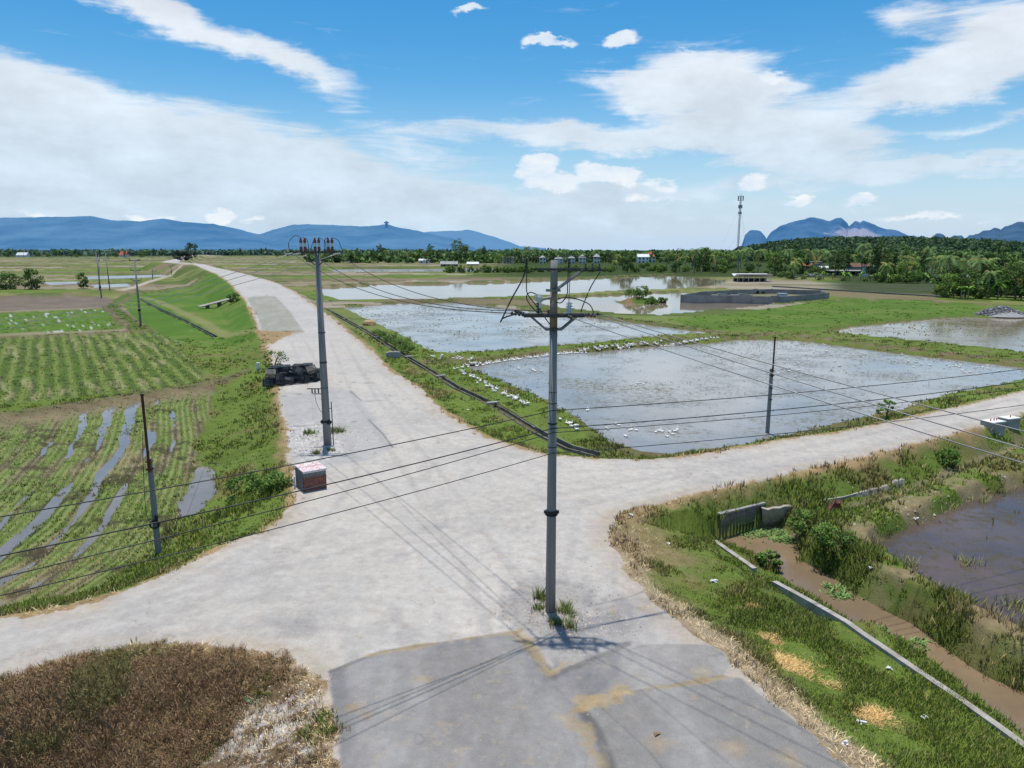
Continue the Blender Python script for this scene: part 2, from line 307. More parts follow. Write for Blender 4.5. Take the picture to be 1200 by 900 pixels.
    # wide band of dry straw along the near right edge
    se = d_line(x, y, pts([(712,628),(730,670),(780,715),(850,765),(900,810),(960,860),(1010,900),(1100,960)], 0), 8.)
    ms = sm(1.25, .2, se+(n2-.5)*2.4+(n1-.5)*1.2)*(de > 0); mix(ms*.9, C3(.31, .245, .165)[None]*(.55+.8*n4[:, None])); g = np.where(ms > .5, .06, g)
    corner = sm(4.5, 1.5, np.hypot(x-P(725,625)[0], y-P(725,625)[1])+(n1-.5)*4)*(de > 0); mix(corner*.6, C3(.25, .185, .10)[None]*(.6+.8*n4[:, None])); g = np.where(corner > .6, .3, g)
    for hx, hy, hr in HAY:
        c = P(hx, hy, -.5); d = np.hypot((x-c[0])*.8, (y-c[1])*1.2)+(n1-.5)*.9; m = sm(hr*1.1, hr*.3, d+(n4-.5)*1.2)*(de > 0)*.85; mix(m, C3(.36, .25, .11)[None]*(.7+.6*n4[:, None])); g = np.where(m > .5, .05, g)
    # weeds corner: pale gravel and dry litter
    d = sd_poly(x, y, WEEDS, 6.); m = sm(.3, -.1, d+(n1-.5)*.3)
    mix(m, C3(.15, .105, .06)[None]*(.6+.8*n4[:, None]))
    pc = P(345, 840); gl = sm(3.2, 1.4, np.hypot(x-pc[0], y-pc[1])+(n2-.5)*3); mix(m*gl*sm(.42, .58, n1*.5+n4*.5), C3(.45, .42, .38))
    mix(m*sm(.5, -.0, -d-.15+(n1-.5))*.6, C3(.33, .23, .12)); g = np.where(m > .4, 0, g)
    # ---- the carriageway
    on = (dr < .15+(n1-.5)*.9) | ((ds < .2+(n1-.5)*.9) & (y > 100))
    rc = C3(.45, .415, .365)[None]*(.86+.22*n2[:, None]+.10*(n3[:, None]-.5)+.12*(n4[:, None]-.5))
    grey = sm(75, 130, y); rc = rc*(1-grey[:, None])+C3(.41, .39, .36)[None]*(.9+.2*n2[:, None])*grey[:, None]
    def rmix(m, c):
        nonlocal rc
        m = np.clip(m, 0, 1)[:, None]; rc = rc*(1-m)+np.asarray(c, float)*m
    # dusty brown edges and lanes
    inner = -np.minimum(dr, np.where(y > 100, ds, 99))
    rmix(sm(.9, 0, inner+(n2-.5)*1.3+(n1-.5)*.6)*.55, C3(.36, .28, .19))
    rmix(sm(.52, .75, fbm(x*.5+y*.4, y*.9-x*.3, 2.6, 17, 4))*.35, C3(.32, .305, .29))
    rmix(sm(.55, .72, fbm(x, y, 1.1, 19, 4))*.22, C3(.27, .26, .25))
    rmix(sm(.60, .66, fbm(x, y, .55, 39, 3))*.25, C3(.48, .46, .43))
    def reg(poly, c, w=.12, wob=.12, k=1.):
        d = sd_poly(x, y, poly, 4.)+(n1-.5)*wob*2; rmix(sm(w, -w, d)*k, np.asarray(c, float)); return d
    reg(TAN, C3(.27, .265, .215)[None]*(.9+.2*n1[:, None]), .1, .1)
    reg(PATCH_M, C3(.32, .315, .31)[None]*(.8+.4*n2[:, None]), .2, .2, .7)
    reg(MDARK, C3(.22, .21, .21), .8, 1.0, .5)
    d1 = reg(ASPH, C3(.20, .19, .178)[None]*(.85+.3*n2[:, None]+.1*n4[:, None]), .06, .08)
    reg(ASPH2, C3(.26, .245, .225)[None]*(.88+.25*n2[:, None]), .06, .08)
    reg(ASPH3, C3(.215, .205, .19)[None]*(.88+.25*n2[:, None]), .06, .08)
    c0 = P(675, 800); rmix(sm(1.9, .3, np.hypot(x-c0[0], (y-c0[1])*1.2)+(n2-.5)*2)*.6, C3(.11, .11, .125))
    rmix(sm(.9, .1, np.abs(d1)+(n2-.5)*1.0)*sm(.1, -.1, d1)*.4, C3(.13, .13, .145))
    dust = sm(.5, .64, fbm(x*1.6, y*.6, 2.2, 57, 4)); rmix(dust*.25, C3(.40, .38, .36))
    dg = reg(GRAVEL_C, C3(.33, .31, .285)[None]*(.45+1.0*n4[:, None]), .25, .5, .9)
    reg(GRAVEL_L, C3(.44, .42, .40)[None]*(.55+.8*n4[:, None]), .3, .5, .9)
    rmix(sm(.5, .65, n4*.6+n1*.4)*sm(1.1, .2, np.abs(dg+.2))*.5, C3(.12, .12, .13))
    for ln, w, k_ in TRACKS:
        for o_ in (-.85, .85):
            d = np.abs(np.abs(d_line(x, y, ln, 5., True)-o_)+(n1-.5)*.25); rmix(sm(w, w*.3, d)*k_*(.4+.9*n2), C3(.27, .25, .235) if k_ > 0 else C3(.44, .42, .39))
    cn = np.abs(fbm(x, y, 3.4, 141, 4)-.5); rmix(sm(.004, .0008, cn)*sm(.55, .62, fbm(x, y, 5, 143, 2))*(far < 60)*.35, C3(.12, .115, .11))
    rmix(sm(.53, .66, fbm(x*.8, y*1.2, 1.7, 145, 5))*sm(4.5, 2, np.hypot(x-P(640, 700)[0], y-P(640, 700)[1]))*.55, C3(.17, .165, .17))
    for ln, w, s in cracks_streaks_shadow():
        d = d_line(x, y, ln, 3.)+(n1-.5)*.10; rmix(sm(w*1.8, w*.4, d)*abs(s), C3(.10, .095, .09) if s > 0 else C3(.5, .48, .45))
    for ln, w in STRAW:
        d = d_line(x, y, ln, 3.)+(n1-.5)*.4; rmix(sm(w*1.7, w*.3, d+(n4-.5)*w*3.2)*.6, C3(.38, .28, .14)[None]*(.6+.7*n4[:, None]))
    fl = sm(.655, .70, fbm(x, y, .22, 93, 3))*sm(.5, .62, n2*.5+n1*.5)*(np.hypot(x, y) < 45); rmix(fl*.4, C3(.34, .28, .20))
    fl = sm(.60, .64, fbm(x, y, .8, 95, 4)); rmix(fl*.16*(far < 70), C3(.22, .21, .21))
    tr_ = np.sin((x*.93+y*.36)*1.9+fbm(x, y, 9, 96, 2)*5); rmix(sm(.2, 1, tr_)*.14*(far < 90), C3(.42, .41, .385))
    for sx, sy, r_ in STRAWDOTS:
        c = P(sx, sy); d = np.hypot(x-c[0], y-c[1])+(n1-.5)*.5; rmix(sm(r_*1.1, r_*.1, d+(n4-.5)*.45)*.5, C3(.36, .27, .16)[None]*(.6+.7*n4[:, None]))
    col = np.where(on[:, None], rc, col); g = np.where(on, 0, g)
    under = np.zeros(n, bool)
    for pl, zw in PONDS: under |= (z < zw+.02) & (sd_poly(x, y, pl, 6.) < (.3 if zw < -1.2 else 3))
    g = np.where(under, 0, g)
    g = g*sm(230, 150, far)
    return np.clip(col, 0, 1), g, gh, on
# ------------------------------------------------------------------ mesh helpers
def fast_mesh(name, V, faces_flat, k, colors=None, smooth=False):
    """numpy mesh; faces_flat (n*k,) of k-gons"""
    me = bpy.data.meshes.new(name); V = np.asarray(V, np.float32); faces_flat = np.asarray(faces_flat, np.int32)
    nf = len(faces_flat)//k
    me.vertices.add(len(V)); me.vertices.foreach_set('co', V.ravel())
    me.loops.add(len(faces_flat)); me.loops.foreach_set('vertex_index', faces_flat)
    me.polygons.add(nf); me.polygons.foreach_set('loop_start', np.arange(nf, dtype=np.int32)*k)
    me.polygons.foreach_set('loop_total', np.full(nf, k, np.int32))
    if smooth: me.polygons.foreach_set('use_smooth', np.ones(nf, bool))
    me.update(calc_edges=True)
    if colors is not None:
        ca = me.color_attributes.new('Col', 'FLOAT_COLOR', 'POINT')
        c4 = np.ones((len(V), 4), np.float32); c4[:, :3] = colors; ca.data.foreach_set('color', c4.ravel())
    return me
def link(name, me, mat=None, parent=None, loc=None):
    o = bpy.data.objects.new(name, me); COL.objects.link(o)
    if mat is not None and me is not None:
        for m in (mat if isinstance(mat, (list, tuple)) else [mat]): me.materials.append(m)
    if parent: o.parent = parent
    if loc is not None: o.location = loc
    return o
def tag(o, label=None, cat=None, group=None, kind=None):
    if label: o['label'] = label
    if cat: o['category'] = cat
    if group: o['group'] = group
    if kind: o['kind'] = kind
    return o
def empty(name, loc, rz=0, label=None, cat=None, group=None):
    o = bpy.data.objects.new(name, None); COL.objects.link(o); o.location = loc; o.rotation_euler = (0, 0, rz); o.empty_display_size = .3
    return tag(o, label, cat, group)
def copy_tree(o, parent=None):
    c = o.copy(); COL.objects.link(c); c.parent = parent
    for ch in list(o.children): copy_tree(ch, c)
    return c
class MB:
    def __init__(s): s.v = []; s.f = []; s.m = []
    def add(s, V, Fc, mi=0):
        b = len(s.v); s.v += [tuple(q) for q in V]; s.f += [tuple(i+b for i in f) for f in Fc]; s.m += [mi]*len(Fc); return s
    def box(s, c, size, rot=None, mi=0, taper=1.):
        hx, hy, hz = size[0]/2, size[1]/2, size[2]/2
        V = [Vector((sx*hx*(taper if sz > 0 else 1), sy*hy*(taper if sz > 0 else 1), sz*hz)) for sz in (-1, 1) for sy in (-1, 1) for sx in (-1, 1)]
        if rot is not None: V = [rot @ q for q in V]
        V = [q+Vector(c) for q in V]
        return s.add(V, [(0,2,3,1), (4,5,7,6), (0,1,5,4), (2,6,7,3), (0,4,6,2), (1,3,7,5)], mi)
    def tube(s, path, r, n=8, mi=0, cap=True):
        path = [Vector(q) for q in path]; rr = r if isinstance(r, (list, tuple)) else [r]*len(path)
        V = []; Fc = []
        for i, q in enumerate(path):
            t = (path[min(i+1, len(path)-1)]-path[max(i-1, 0)]).normalized()
            a = Vector((0, 0, 1)) if abs(t.z) < .9 else Vector((1, 0, 0))
            u = t.cross(a).normalized(); w = t.cross(u)
            for k in range(n):
                an = 2*PI*k/n; V.append(q+(u*math.cos(an)+w*math.sin(an))*rr[i])
        for i in range(len(path)-1):
            for k in range(n):
                a_, b_ = i*n+k, i*n+(k+1) % n; Fc.append((a_, b_, b_+n, a_+n))
        if cap: Fc.append(tuple(range(n))[::-1]); Fc.append(tuple(range((len(path)-1)*n, len(path)*n)))
        return s.add(V, Fc, mi)
    def lathe(s, prof, c=(0, 0, 0), n=12, mi=0):
        V = []; Fc = []
        for r, z in prof:
            for k in range(n): V.append((c[0]+r*math.cos(2*PI*k/n), c[1]+r*math.sin(2*PI*k/n), c[2]+z))
        for i in range(len(prof)-1):
            for k in range(n):
                a, b = i*n+k, i*n+(k+1) % n; Fc.append((a, b, b+n, a+n))
        Fc.append(tuple(range(n))[::-1]); Fc.append(tuple(range((len(prof)-1)*n, len(prof)*n)))
        return s.add(V, Fc, mi)
    def ell(s, c, r, n=8, m=6, mi=0, rot=None):
        V = []; Fc = []
        for i in range(m+1):
            th = PI*i/m
            for k in range(n):
                q = Vector((r[0]*math.sin(th)*math.cos(2*PI*k/n), r[1]*math.sin(th)*math.sin(2*PI*k/n), r[2]*math.cos(th)))
                if rot is not None: q = rot @ q
                V.append(q+Vector(c))
        for i in range(m):
            for k in range(n):
                a, b = i*n+k, i*n+(k+1) % n; Fc.append((a, a+n, b+n, b))
        return s.add(V, Fc, mi)
    def build(s, name, mat, parent=None, smooth=False, loc=None):
        me = bpy.data.meshes.new(name); me.from_pydata(s.v, [], s.f)
        me.polygons.foreach_set('material_index', s.m)
        if smooth: me.polygons.foreach_set('use_smooth', [True]*len(s.f))
        me.update(); return link(name, me, mat, parent, loc)
# ------------------------------------------------------------------ materials
def newmat(name):
    m = bpy.data.materials.new(name); m.use_nodes = True
    nt = m.node_tree; b = nt.nodes['Principled BSDF']; return m, nt, b
def nd(nt, t, **kw):
    n = nt.nodes.new(t)
    for k, v in kw.items(): setattr(n, k, v)
    return n
def noise_col(nt, coord, scale, detail=5, rough=.55):
    n = nd(nt, 'ShaderNodeTexNoise'); n.inputs['Scale'].default_value = scale; n.inputs['Detail'].default_value = detail; n.inputs['Roughness'].default_value = rough
    nt.links.new(coord, n.inputs['Vector']); return n
def ramp(nt, fac, a, b, ca, cb):
    r = nd(nt, 'ShaderNodeValToRGB'); e = r.color_ramp.elements; e[0].position = a; e[1].position = b
    e[0].color = (*ca, 1); e[1].color = (*cb, 1); nt.links.new(fac, r.inputs['Fac']); return r
def simple(name, c1, c2=None, scale=4, rough=.8, metal=0, bump=0, lo=.35, hi=.65, spec=.3, coord='Object', bscale=None):
    m, nt, b = newmat(name); tc = nd(nt, 'ShaderNodeTexCoord')
    n = noise_col(nt, tc.outputs[coord], scale); c2 = c2 or tuple(v*.75 for v in c1)
    r = ramp(nt, n.outputs['Fac'], lo, hi, c1, c2); nt.links.new(r.outputs['Color'], b.inputs['Base Color'])
    b.inputs['Roughness'].default_value = rough; b.inputs['Metallic'].default_value = metal; b.inputs['Specular IOR Level'].default_value = spec
    if bump:
        n2 = noise_col(nt, tc.outputs[coord], bscale or scale*6, 6, .7); bp = nd(nt, 'ShaderNodeBump'); bp.inputs['Strength'].default_value = bump; bp.inputs['Distance'].default_value = .02
        nt.links.new(n2.outputs['Fac'], bp.inputs['Height']); nt.links.new(bp.outputs['Normal'], b.inputs['Normal'])
    return m
def attr_mat(name, rough=.9, bscale=9, bump=.5, bdist=.05, var=.35, spec=.15, fscale=25, trans=0, coarse=0):
    m, nt, b = newmat(name); at = nd(nt, 'ShaderNodeAttribute', attribute_name='Col')
    tc = nd(nt, 'ShaderNodeTexCoord'); n = noise_col(nt, tc.outputs['Object'], fscale, 6, .7)
    mr = nd(nt, 'ShaderNodeMapRange'); mr.inputs['From Min'].default_value = .3; mr.inputs['From Max'].default_value = .7
    mr.inputs['To Min'].default_value = 1-var; mr.inputs['To Max'].default_value = 1+var; nt.links.new(n.outputs['Fac'], mr.inputs['Value'])
    mx = nd(nt, 'ShaderNodeVectorMath', operation='SCALE'); nt.links.new(at.outputs['Color'], mx.inputs[0]); nt.links.new(mr.outputs[0], mx.inputs['Scale'])
    if coarse:
        n3 = noise_col(nt, tc.outputs['Object'], 2.6, 12, .78); m3 = nd(nt, 'ShaderNodeMapRange'); m3.inputs['From Min'].default_value = .32; m3.inputs['From Max'].default_value = .68; m3.inputs['To Min'].default_value = 1-coarse; m3.inputs['To Max'].default_value = 1+coarse; nt.links.new(n3.outputs['Fac'], m3.inputs['Value'])
        m4 = nd(nt, 'ShaderNodeVectorMath', operation='SCALE'); nt.links.new(mx.outputs[0], m4.inputs[0]); nt.links.new(m3.outputs[0], m4.inputs['Scale']); mx = m4
    nt.links.new(mx.outputs[0], b.inputs['Base Color']); b.inputs['Roughness'].default_value = rough; b.inputs['Specular IOR Level'].default_value = spec
    if bump:
        n2 = noise_col(nt, tc.outputs['Object'], bscale, 8, .7); bp = nd(nt, 'ShaderNodeBump'); bp.inputs['Strength'].default_value = bump; bp.inputs['Distance'].default_value = bdist
        nt.links.new(n2.outputs['Fac'], bp.inputs['Height']); nt.links.new(bp.outputs['Normal'], b.inputs['Normal'])
    if trans: b.inputs['Subsurface Weight'].default_value = 0
    return m
M_ground = attr_mat('ground_soil', .95, 7, .7, .06, .3, .1, 22, 0, .15)
M_road = attr_mat('road_concrete', .9, 30, .55, .015, .24, .2, 38, 0, .17)
def plant_mat(name, up, trans, var=.18, fscale=2., gain=1.25):
    """matt leaf shader: light scattered by the tuft as a whole plus light coming through the blades"""
    m = attr_mat(name, .7, 1, 0, 0, var, .12, fscale); nt = m.node_tree; b = nt.nodes['Principled BSDF']
    src = b.inputs['Base Color'].links[0].from_socket; gn = nd(nt, 'ShaderNodeVectorMath', operation='SCALE'); gn.inputs['Scale'].default_value = gain; nt.links.new(src, gn.inputs[0]); nt.links.new(gn.outputs[0], b.inputs['Base Color'])
    ge = nd(nt, 'ShaderNodeNewGeometry'); a = nd(nt, 'ShaderNodeVectorMath', operation='MULTIPLY_ADD'); nt.links.new(ge.outputs['Normal'], a.inputs[0]); a.inputs[1].default_value = (1-up,)*3; a.inputs[2].default_value = (0, 0, up)
    nz = nd(nt, 'ShaderNodeVectorMath', operation='NORMALIZE'); nt.links.new(a.outputs[0], nz.inputs[0]); nt.links.new(nz.outputs[0], b.inputs['Normal'])
    tr = nd(nt, 'ShaderNodeBsdfTranslucent'); nt.links.new(gn.outputs[0], tr.inputs['Color']); mx = nd(nt, 'ShaderNodeMixShader'); mx.inputs[0].default_value = trans
    nt.links.new(b.outputs[0], mx.inputs[1]); nt.links.new(tr.outputs[0], mx.inputs[2]); nt.links.new(mx.outputs[0], nt.nodes['Material Output'].inputs['Surface']); return m
M_grass = plant_mat('grass_blades', .8, .25, .18, 2., 1.9)
M_leafc = attr_mat('stone_attr', .9, 1, 0, 0, .2, .2, 3)
def water_mat(name, c1, c2, rough=.06, scale=.12, lo=.4, hi=.6, ripple=.03, rscale=3., spec=.5, veg=None, vlo=.55, vhi=.66, vscale=.25):
    m, nt, b = newmat(name); tc = nd(nt, 'ShaderNodeTexCoord'); n = noise_col(nt, tc.outputs['Object'], scale, 6, .65)
    r = ramp(nt, n.outputs['Fac'], lo, hi, c1, c2); col = r.outputs['Color']; b.inputs['IOR'].default_value = 1.33; b.inputs['Specular IOR Level'].default_value = spec
    b.inputs['Roughness'].default_value = rough
    if veg:
        a = noise_col(nt, tc.outputs['Object'], vscale, 8, .8); rr = ramp(nt, a.outputs['Fac'], vlo, vhi, (0, 0, 0), (1, 1, 1))
        f = noise_col(nt, tc.outputs['Object'], 2.2, 6, .8); rf = ramp(nt, f.outputs['Fac'], .46, .56, (0, 0, 0), (1, 1, 1))
        mu = nd(nt, 'ShaderNodeMath', operation='MULTIPLY'); nt.links.new(rr.outputs['Color'], mu.inputs[0]); nt.links.new(rf.outputs['Color'], mu.inputs[1])
        mx = nd(nt, 'ShaderNodeMix', data_type='RGBA'); nt.links.new(mu.outputs[0], mx.inputs[0]); nt.links.new(col, mx.inputs[6]); mx.inputs[7].default_value = (*veg, 1); col = mx.outputs[2]
        ro = nd(nt, 'ShaderNodeMapRange'); ro.inputs['To Min'].default_value = rough; ro.inputs['To Max'].default_value = .75; nt.links.new(mu.outputs[0], ro.inputs['Value']); nt.links.new(ro.outputs[0], b.inputs['Roughness'])
    nt.links.new(col, b.inputs['Base Color'])
    w = noise_col(nt, tc.outputs['Object'], rscale, 3, .6); bp = nd(nt, 'ShaderNodeBump'); bp.inputs['Strength'].default_value = ripple; bp.inputs['Distance'].default_value = .1
    nt.links.new(w.outputs['Fac'], bp.inputs['Height']); nt.links.new(bp.outputs['Normal'], b.inputs['Normal']); return m
# ------------------------------------------------------------------ terrain mesh
th_f = np.radians(np.arange(-47, 47.001, .115)); th_c = np.radians(np.arange(50, 311, 3.0)); th = np.concatenate([th_f, th_c])
rr = [3.0, 5, 7, 9, 10.5]
r_ = 11.6
while r_ < 15000:
    rr.append(r_); r_ += min(1.35*r_*r_/(CAM_H*F), .02*r_) if r_ < 3000 else .06*r_
rr = np.array(rr); NT = len(th); NR = len(rr)
R, T = np.meshgrid(rr, th, indexing='ij'); GX = (R*np.sin(T)).ravel(); GY = (R*np.cos(T)).ravel()
GZ = height(GX, GY)
GC, GG, GH, GON = land(GX, GY, GZ)
idx = np.arange(NR*NT).reshape(NR, NT); nxt = np.roll(idx, -1, axis=1)
quads = np.stack([idx[:-1], idx[1:], nxt[1:], nxt[:-1]], -1).reshape(-1, 4)
V = np.stack([GX, GY, GZ], 1)
cen = np.array([[0, 0, gz(0, 0)]]); Vc = np.concatenate([V, cen]); ci = len(V)
# inner disc closed with a fan of quads (degenerate-free: pairs of sectors)
fan = []
for k in range(0, NT-1, 2): fan += [ci, idx[0, k], idx[0, k+1], idx[0, (k+2) % NT]]
me = fast_mesh('ground', Vc, np.concatenate([quads[:, ::-1].ravel(), np.array(fan)[::-1]]), 4, np.concatenate([GC, [[.3, .29, .28]]]), True)
ground = tag(link('ground', me, M_ground), kind='structure')
rq = quads[GON[quads].all(1)]
used, inv = np.unique(rq, return_inverse=True)
Vr = V[used].copy(); Vr[:, 2] += .004+.00002*np.hypot(Vr[:, 0], Vr[:, 1])
me = fast_mesh('road', Vr, inv.reshape(-1, 4)[:, ::-1].ravel(), 4, GC[used], True)
tag(link('road', me, M_road), kind='structure')
print('terrain', NR, NT, len(V))
def sheet(name, poly, z, mat, grow=2.5):
    p = [Vector((a, b)) for a, b in poly]; n = len(p)
    area = sum(p[i].x*p[(i+1) % n].y-p[(i+1) % n].x*p[i].y for i in range(n))
    if area < 0: p = p[::-1]
    out = []
    for i in range(n):
        a = (p[i]-p[i-1]).normalized(); b = (p[(i+1) % n]-p[i]).normalized(); t = (a+b); t = t.normalized() if t.length > .2 else a
        out.append(p[i]+Vector((t.y, -t.x))*grow)
    me = bpy.data.meshes.new(name); bm = bmesh.new(); vs = [bm.verts.new((q.x, q.y, z)) for q in out]; f = bm.faces.new(vs)
    bmesh.ops.triangulate(bm, faces=[f]); bm.to_mesh(me); bm.free()
    return tag(link(name, me, mat), kind='structure')
MW_pad = water_mat('paddy_water', (.30, .29, .27), (.22, .22, .21), .10, .10, .42, .6, .05, 2.5, .55, (.13, .12, .07), .47, .60, .09)
MW_far = water_mat('muddy_far_water', (.26, .20, .13), (.20, .17, .12), .05, .05, .4, .6, .01, 1.5, .5)
MW_e = water_mat('brown_paddy_water', (.26, .22, .16), (.22, .17, .10), .08, .08, .42, .6, .03, 2.5, .5, (.15, .12, .06), .48, .62, .1)
MW_f = water_mat('pond_water', (.12, .085, .07), (.075, .06, .055), .11, .25, .4, .6, .06, 3, .45, (.07, .06, .035), .44, .56, .6)
MW_k = water_mat('canal_water', (.23, .165, .10), (.18, .13, .08), .10, .3, .4, .6, .03, 2, .35)
MW_l = water_mat('field_water', (.20, .18, .16), (.16, .15, .13), .08, .4, .4, .6, .03, 3, .6)
WATERS = []
for pl, zw, mt in ((W_A, ZW, MW_pad), (W_B, ZW, MW_pad), (W_C, ZW, MW_far), (W_D, ZW, MW_far), (W_E, ZW, MW_e), (W_F, -1.5, MW_f), (W_K, -2.0, MW_k), (W_G, -1.5, MW_pad), (W_G3, -1.5, MW_pad), (W_G4, -1.5, MW_pad), (W_G2, -1.5, MW_pad), (W_H, -1.56, MW_l)):
    WATERS.append(sheet('water', pl, zw, mt, (1.0 if pl is W_H else .35 if pl is W_F else 1.6)))
sheet('water', F1, -1.535, MW_l, .2); sheet('water', F3, -1.535, MW_l, .2)
# ------------------------------------------------------------------ sky, sun, camera
SUN_EL = math.radians(79); SUN_AZ = math.radians(-12)   # azimuth from +Y towards +X
w = bpy.data.worlds.new("World"); scn.world = w; w.use_nodes = True; nt = w.node_tree; nt.nodes.clear()
out = nd(nt, 'ShaderNodeOutputWorld'); bg = nd(nt, 'ShaderNodeBackground'); bg.inputs['Strength'].default_value = .108; nt.links.new(bg.outputs[0], out.inputs[0])
sky = nd(nt, 'ShaderNodeTexSky', sky_type='NISHITA'); sky.sun_disc = False; sky.sun_elevation = SUN_EL; sky.sun_rotation = SUN_AZ; sky.altitude = 30; sky.air_density = 1.0; sky.dust_density = .6; sky.ozone_density = 2.0
tc = nd(nt, 'ShaderNodeTexCoord'); L = nt.links.new
def mth(op, a, b=None, clamp=False):
    n = nd(nt, 'ShaderNodeMath', operation=op); n.use_clamp = clamp
    for i, v in enumerate((a, b)):
        if v is None: continue
        if isinstance(v, (int, float)): n.inputs[i].default_value = v
        else: L(v, n.inputs[i])
    return n.outputs[0]
sep = nd(nt, 'ShaderNodeSeparateXYZ'); L(tc.outputs['Generated'], sep.inputs[0]); X, Y, Z = sep.outputs
az = mth('ARCTAN2', X, Y); el = mth('ARCSINE', Z)
# cloud layer coordinates: flat layer seen in perspective
zz = mth('ADD', mth('MAXIMUM', Z, 0.0), .10)
pu = mth('DIVIDE', X, zz); pv = mth('DIVIDE', Y, zz)
cb = nd(nt, 'ShaderNodeCombineXYZ'); L(pu, cb.inputs[0]); L(pv, cb.inputs[1])
mp = nd(nt, 'ShaderNodeMapping'); mp.inputs['Rotation'].default_value = (0, 0, math.radians(18)); mp.inputs['Scale'].default_value = (.55, 1.25, 1); L(cb.outputs[0], mp.inputs[0])
nA = noise_col(nt, mp.outputs[0], 1.1, 9, .62); nA.inputs['Distortion'].default_value = .5
cb2 = nd(nt, 'ShaderNodeCombineXYZ'); L(az, cb2.inputs[0]); L(mth('MULTIPLY', el, 2.2), cb2.inputs[1])
nB = noise_col(nt, cb2.outputs[0], 9, 9, .62); nC = noise_col(nt, cb2.outputs[0], 3.5, 6, .6)
wx = mth('ADD', az, mth('MULTIPLY', mth('SUBTRACT', nC.outputs['Fac'], .5), .16))
wy = mth('ADD', el, mth('MULTIPLY', mth('SUBTRACT', nB.outputs['Fac'], .5), .07))
cbw = nd(nt, 'ShaderNodeCombineXYZ'); L(wx, cbw.inputs[0]); L(wy, cbw.inputs[1])
def azel(px, py):
    a, b, c = ray(px, py); return math.atan2(a, b), math.atan2(c, math.hypot(a, b))
tot = None
def blob(px, py, rx, ry, tilt, k, only=False):
    """a cloud bank at the direction surveyed (px,py), radii in the same units"""
    global tot
    a, e = azel(px, py); m = nd(nt, 'ShaderNodeMapping', vector_type='TEXTURE')
    m.inputs['Location'].default_value = (a, e, 0); m.inputs['Rotation'].default_value = (0, 0, math.radians(-tilt)); m.inputs['Scale'].default_value = (rx/F, ry/F, 1)
    L(cbw.outputs[0], m.inputs[0]); ln = nd(nt, 'ShaderNodeVectorMath', operation='LENGTH'); L(m.outputs[0], ln.inputs[0])
    v = mth('MULTIPLY', mth('SUBTRACT', 1.0, ln.outputs['Value'], True), k)
    if only: return v
    tot = v if tot is None else mth('ADD', tot, v)
for b_ in CLOUDS: blob(*b_)
hz = mth('MULTIPLY', mth('SUBTRACT', 1.0, mth('DIVIDE', mth('MAXIMUM', el, 0.0), math.radians(8)), True), .35)
mpd = nd(nt, 'ShaderNodeMapping'); mpd.inputs['Rotation'].default_value = (0, 0, math.radians(9)); mpd.inputs['Scale'].default_value = (2.2, 9, 1); L(cb2.outputs[0], mpd.inputs[0]); nD = noise_col(nt, mpd.outputs[0], 2.6, 8, .66); nD.inputs['Distortion'].default_value = .8
dens = mth('ADD', mth('ADD', mth('MULTIPLY', nA.outputs['Fac'], .55), mth('ADD', mth('MULTIPLY', nB.outputs['Fac'], .35), mth('MULTIPLY', nD.outputs['Fac'], 1.25))), mth('ADD', tot, hz))
dens = mth('SUBTRACT', dens, .40)
back = mth('MULTIPLY', mth('LESS_THAN', Y, .05), .25); dens = mth('ADD', dens, back)
mr = nd(nt, 'ShaderNodeMapRange', interpolation_type='SMOOTHSTEP'); mr.inputs['From Min'].default_value = .78; mr.inputs['From Max'].default_value = 1.42; mr.inputs['To Max'].default_value = .93; L(dens, mr.inputs['Value'])
# clear-sky tint: deeper, more saturated blue
hs = nd(nt, 'ShaderNodeHueSaturation'); hs.inputs['Saturation'].default_value = 1.5; hs.inputs['Hue'].default_value = .493; hs.inputs['Value'].default_value = SKYV; L(sky.outputs[0], hs.inputs['Color'])
shade = nd(nt, 'ShaderNodeMapRange'); shade.inputs['From Min'].default_value = .35; shade.inputs['From Max'].default_value = .65; shade.inputs['To Min'].default_value = .86; shade.inputs['To Max'].default_value = 1.06; L(nB.outputs['Fac'], shade.inputs['Value'])
cc = nd(nt, 'ShaderNodeMix', data_type='RGBA'); 
elr = mth('DIVIDE', mth('MAXIMUM', el, 0.0), math.radians(14), True); L(elr, cc.inputs[0]); cc.inputs[6].default_value = (5.4, 6.9, 8.3, 1); cc.inputs[7].default_value = (8.0, 8.5, 9.1, 1)
cs = nd(nt, 'ShaderNodeVectorMath', operation='SCALE'); L(cc.outputs[2], cs.inputs[0]); L(shade.outputs[0], cs.inputs['Scale'])
fin = nd(nt, 'ShaderNodeMix', data_type='RGBA'); L(mr.outputs[0], fin.inputs[0]); L(hs.outputs[0], fin.inputs[6]); L(cs.outputs[0], fin.inputs[7]); 
cu = None
for b_ in CUMULUS:
    v = blob(*b_, True); cu = v if cu is None else mth('MAXIMUM', cu, v)
vo = noise_col(nt, cb2.outputs[0], 22, 8, .58); cd_ = mth('ADD', mth('MULTIPLY', cu, 1.3), mth('MULTIPLY', mth('SUBTRACT', vo.outputs['Fac'], .5), 1.5))
cm = nd(nt, 'ShaderNodeMapRange', interpolation_type='SMOOTHSTEP'); cm.inputs['From Min'].default_value = .28; cm.inputs['From Max'].default_value = .62; cm.inputs['To Max'].default_value = .85; L(cd_, cm.inputs['Value'])
cmx = nd(nt, 'ShaderNodeMix', data_type='RGBA'); L(mth('MULTIPLY', cm.outputs[0], mth('GREATER_THAN', cu, 0.001)), cmx.inputs[0]); L(fin.outputs[2], cmx.inputs[6])
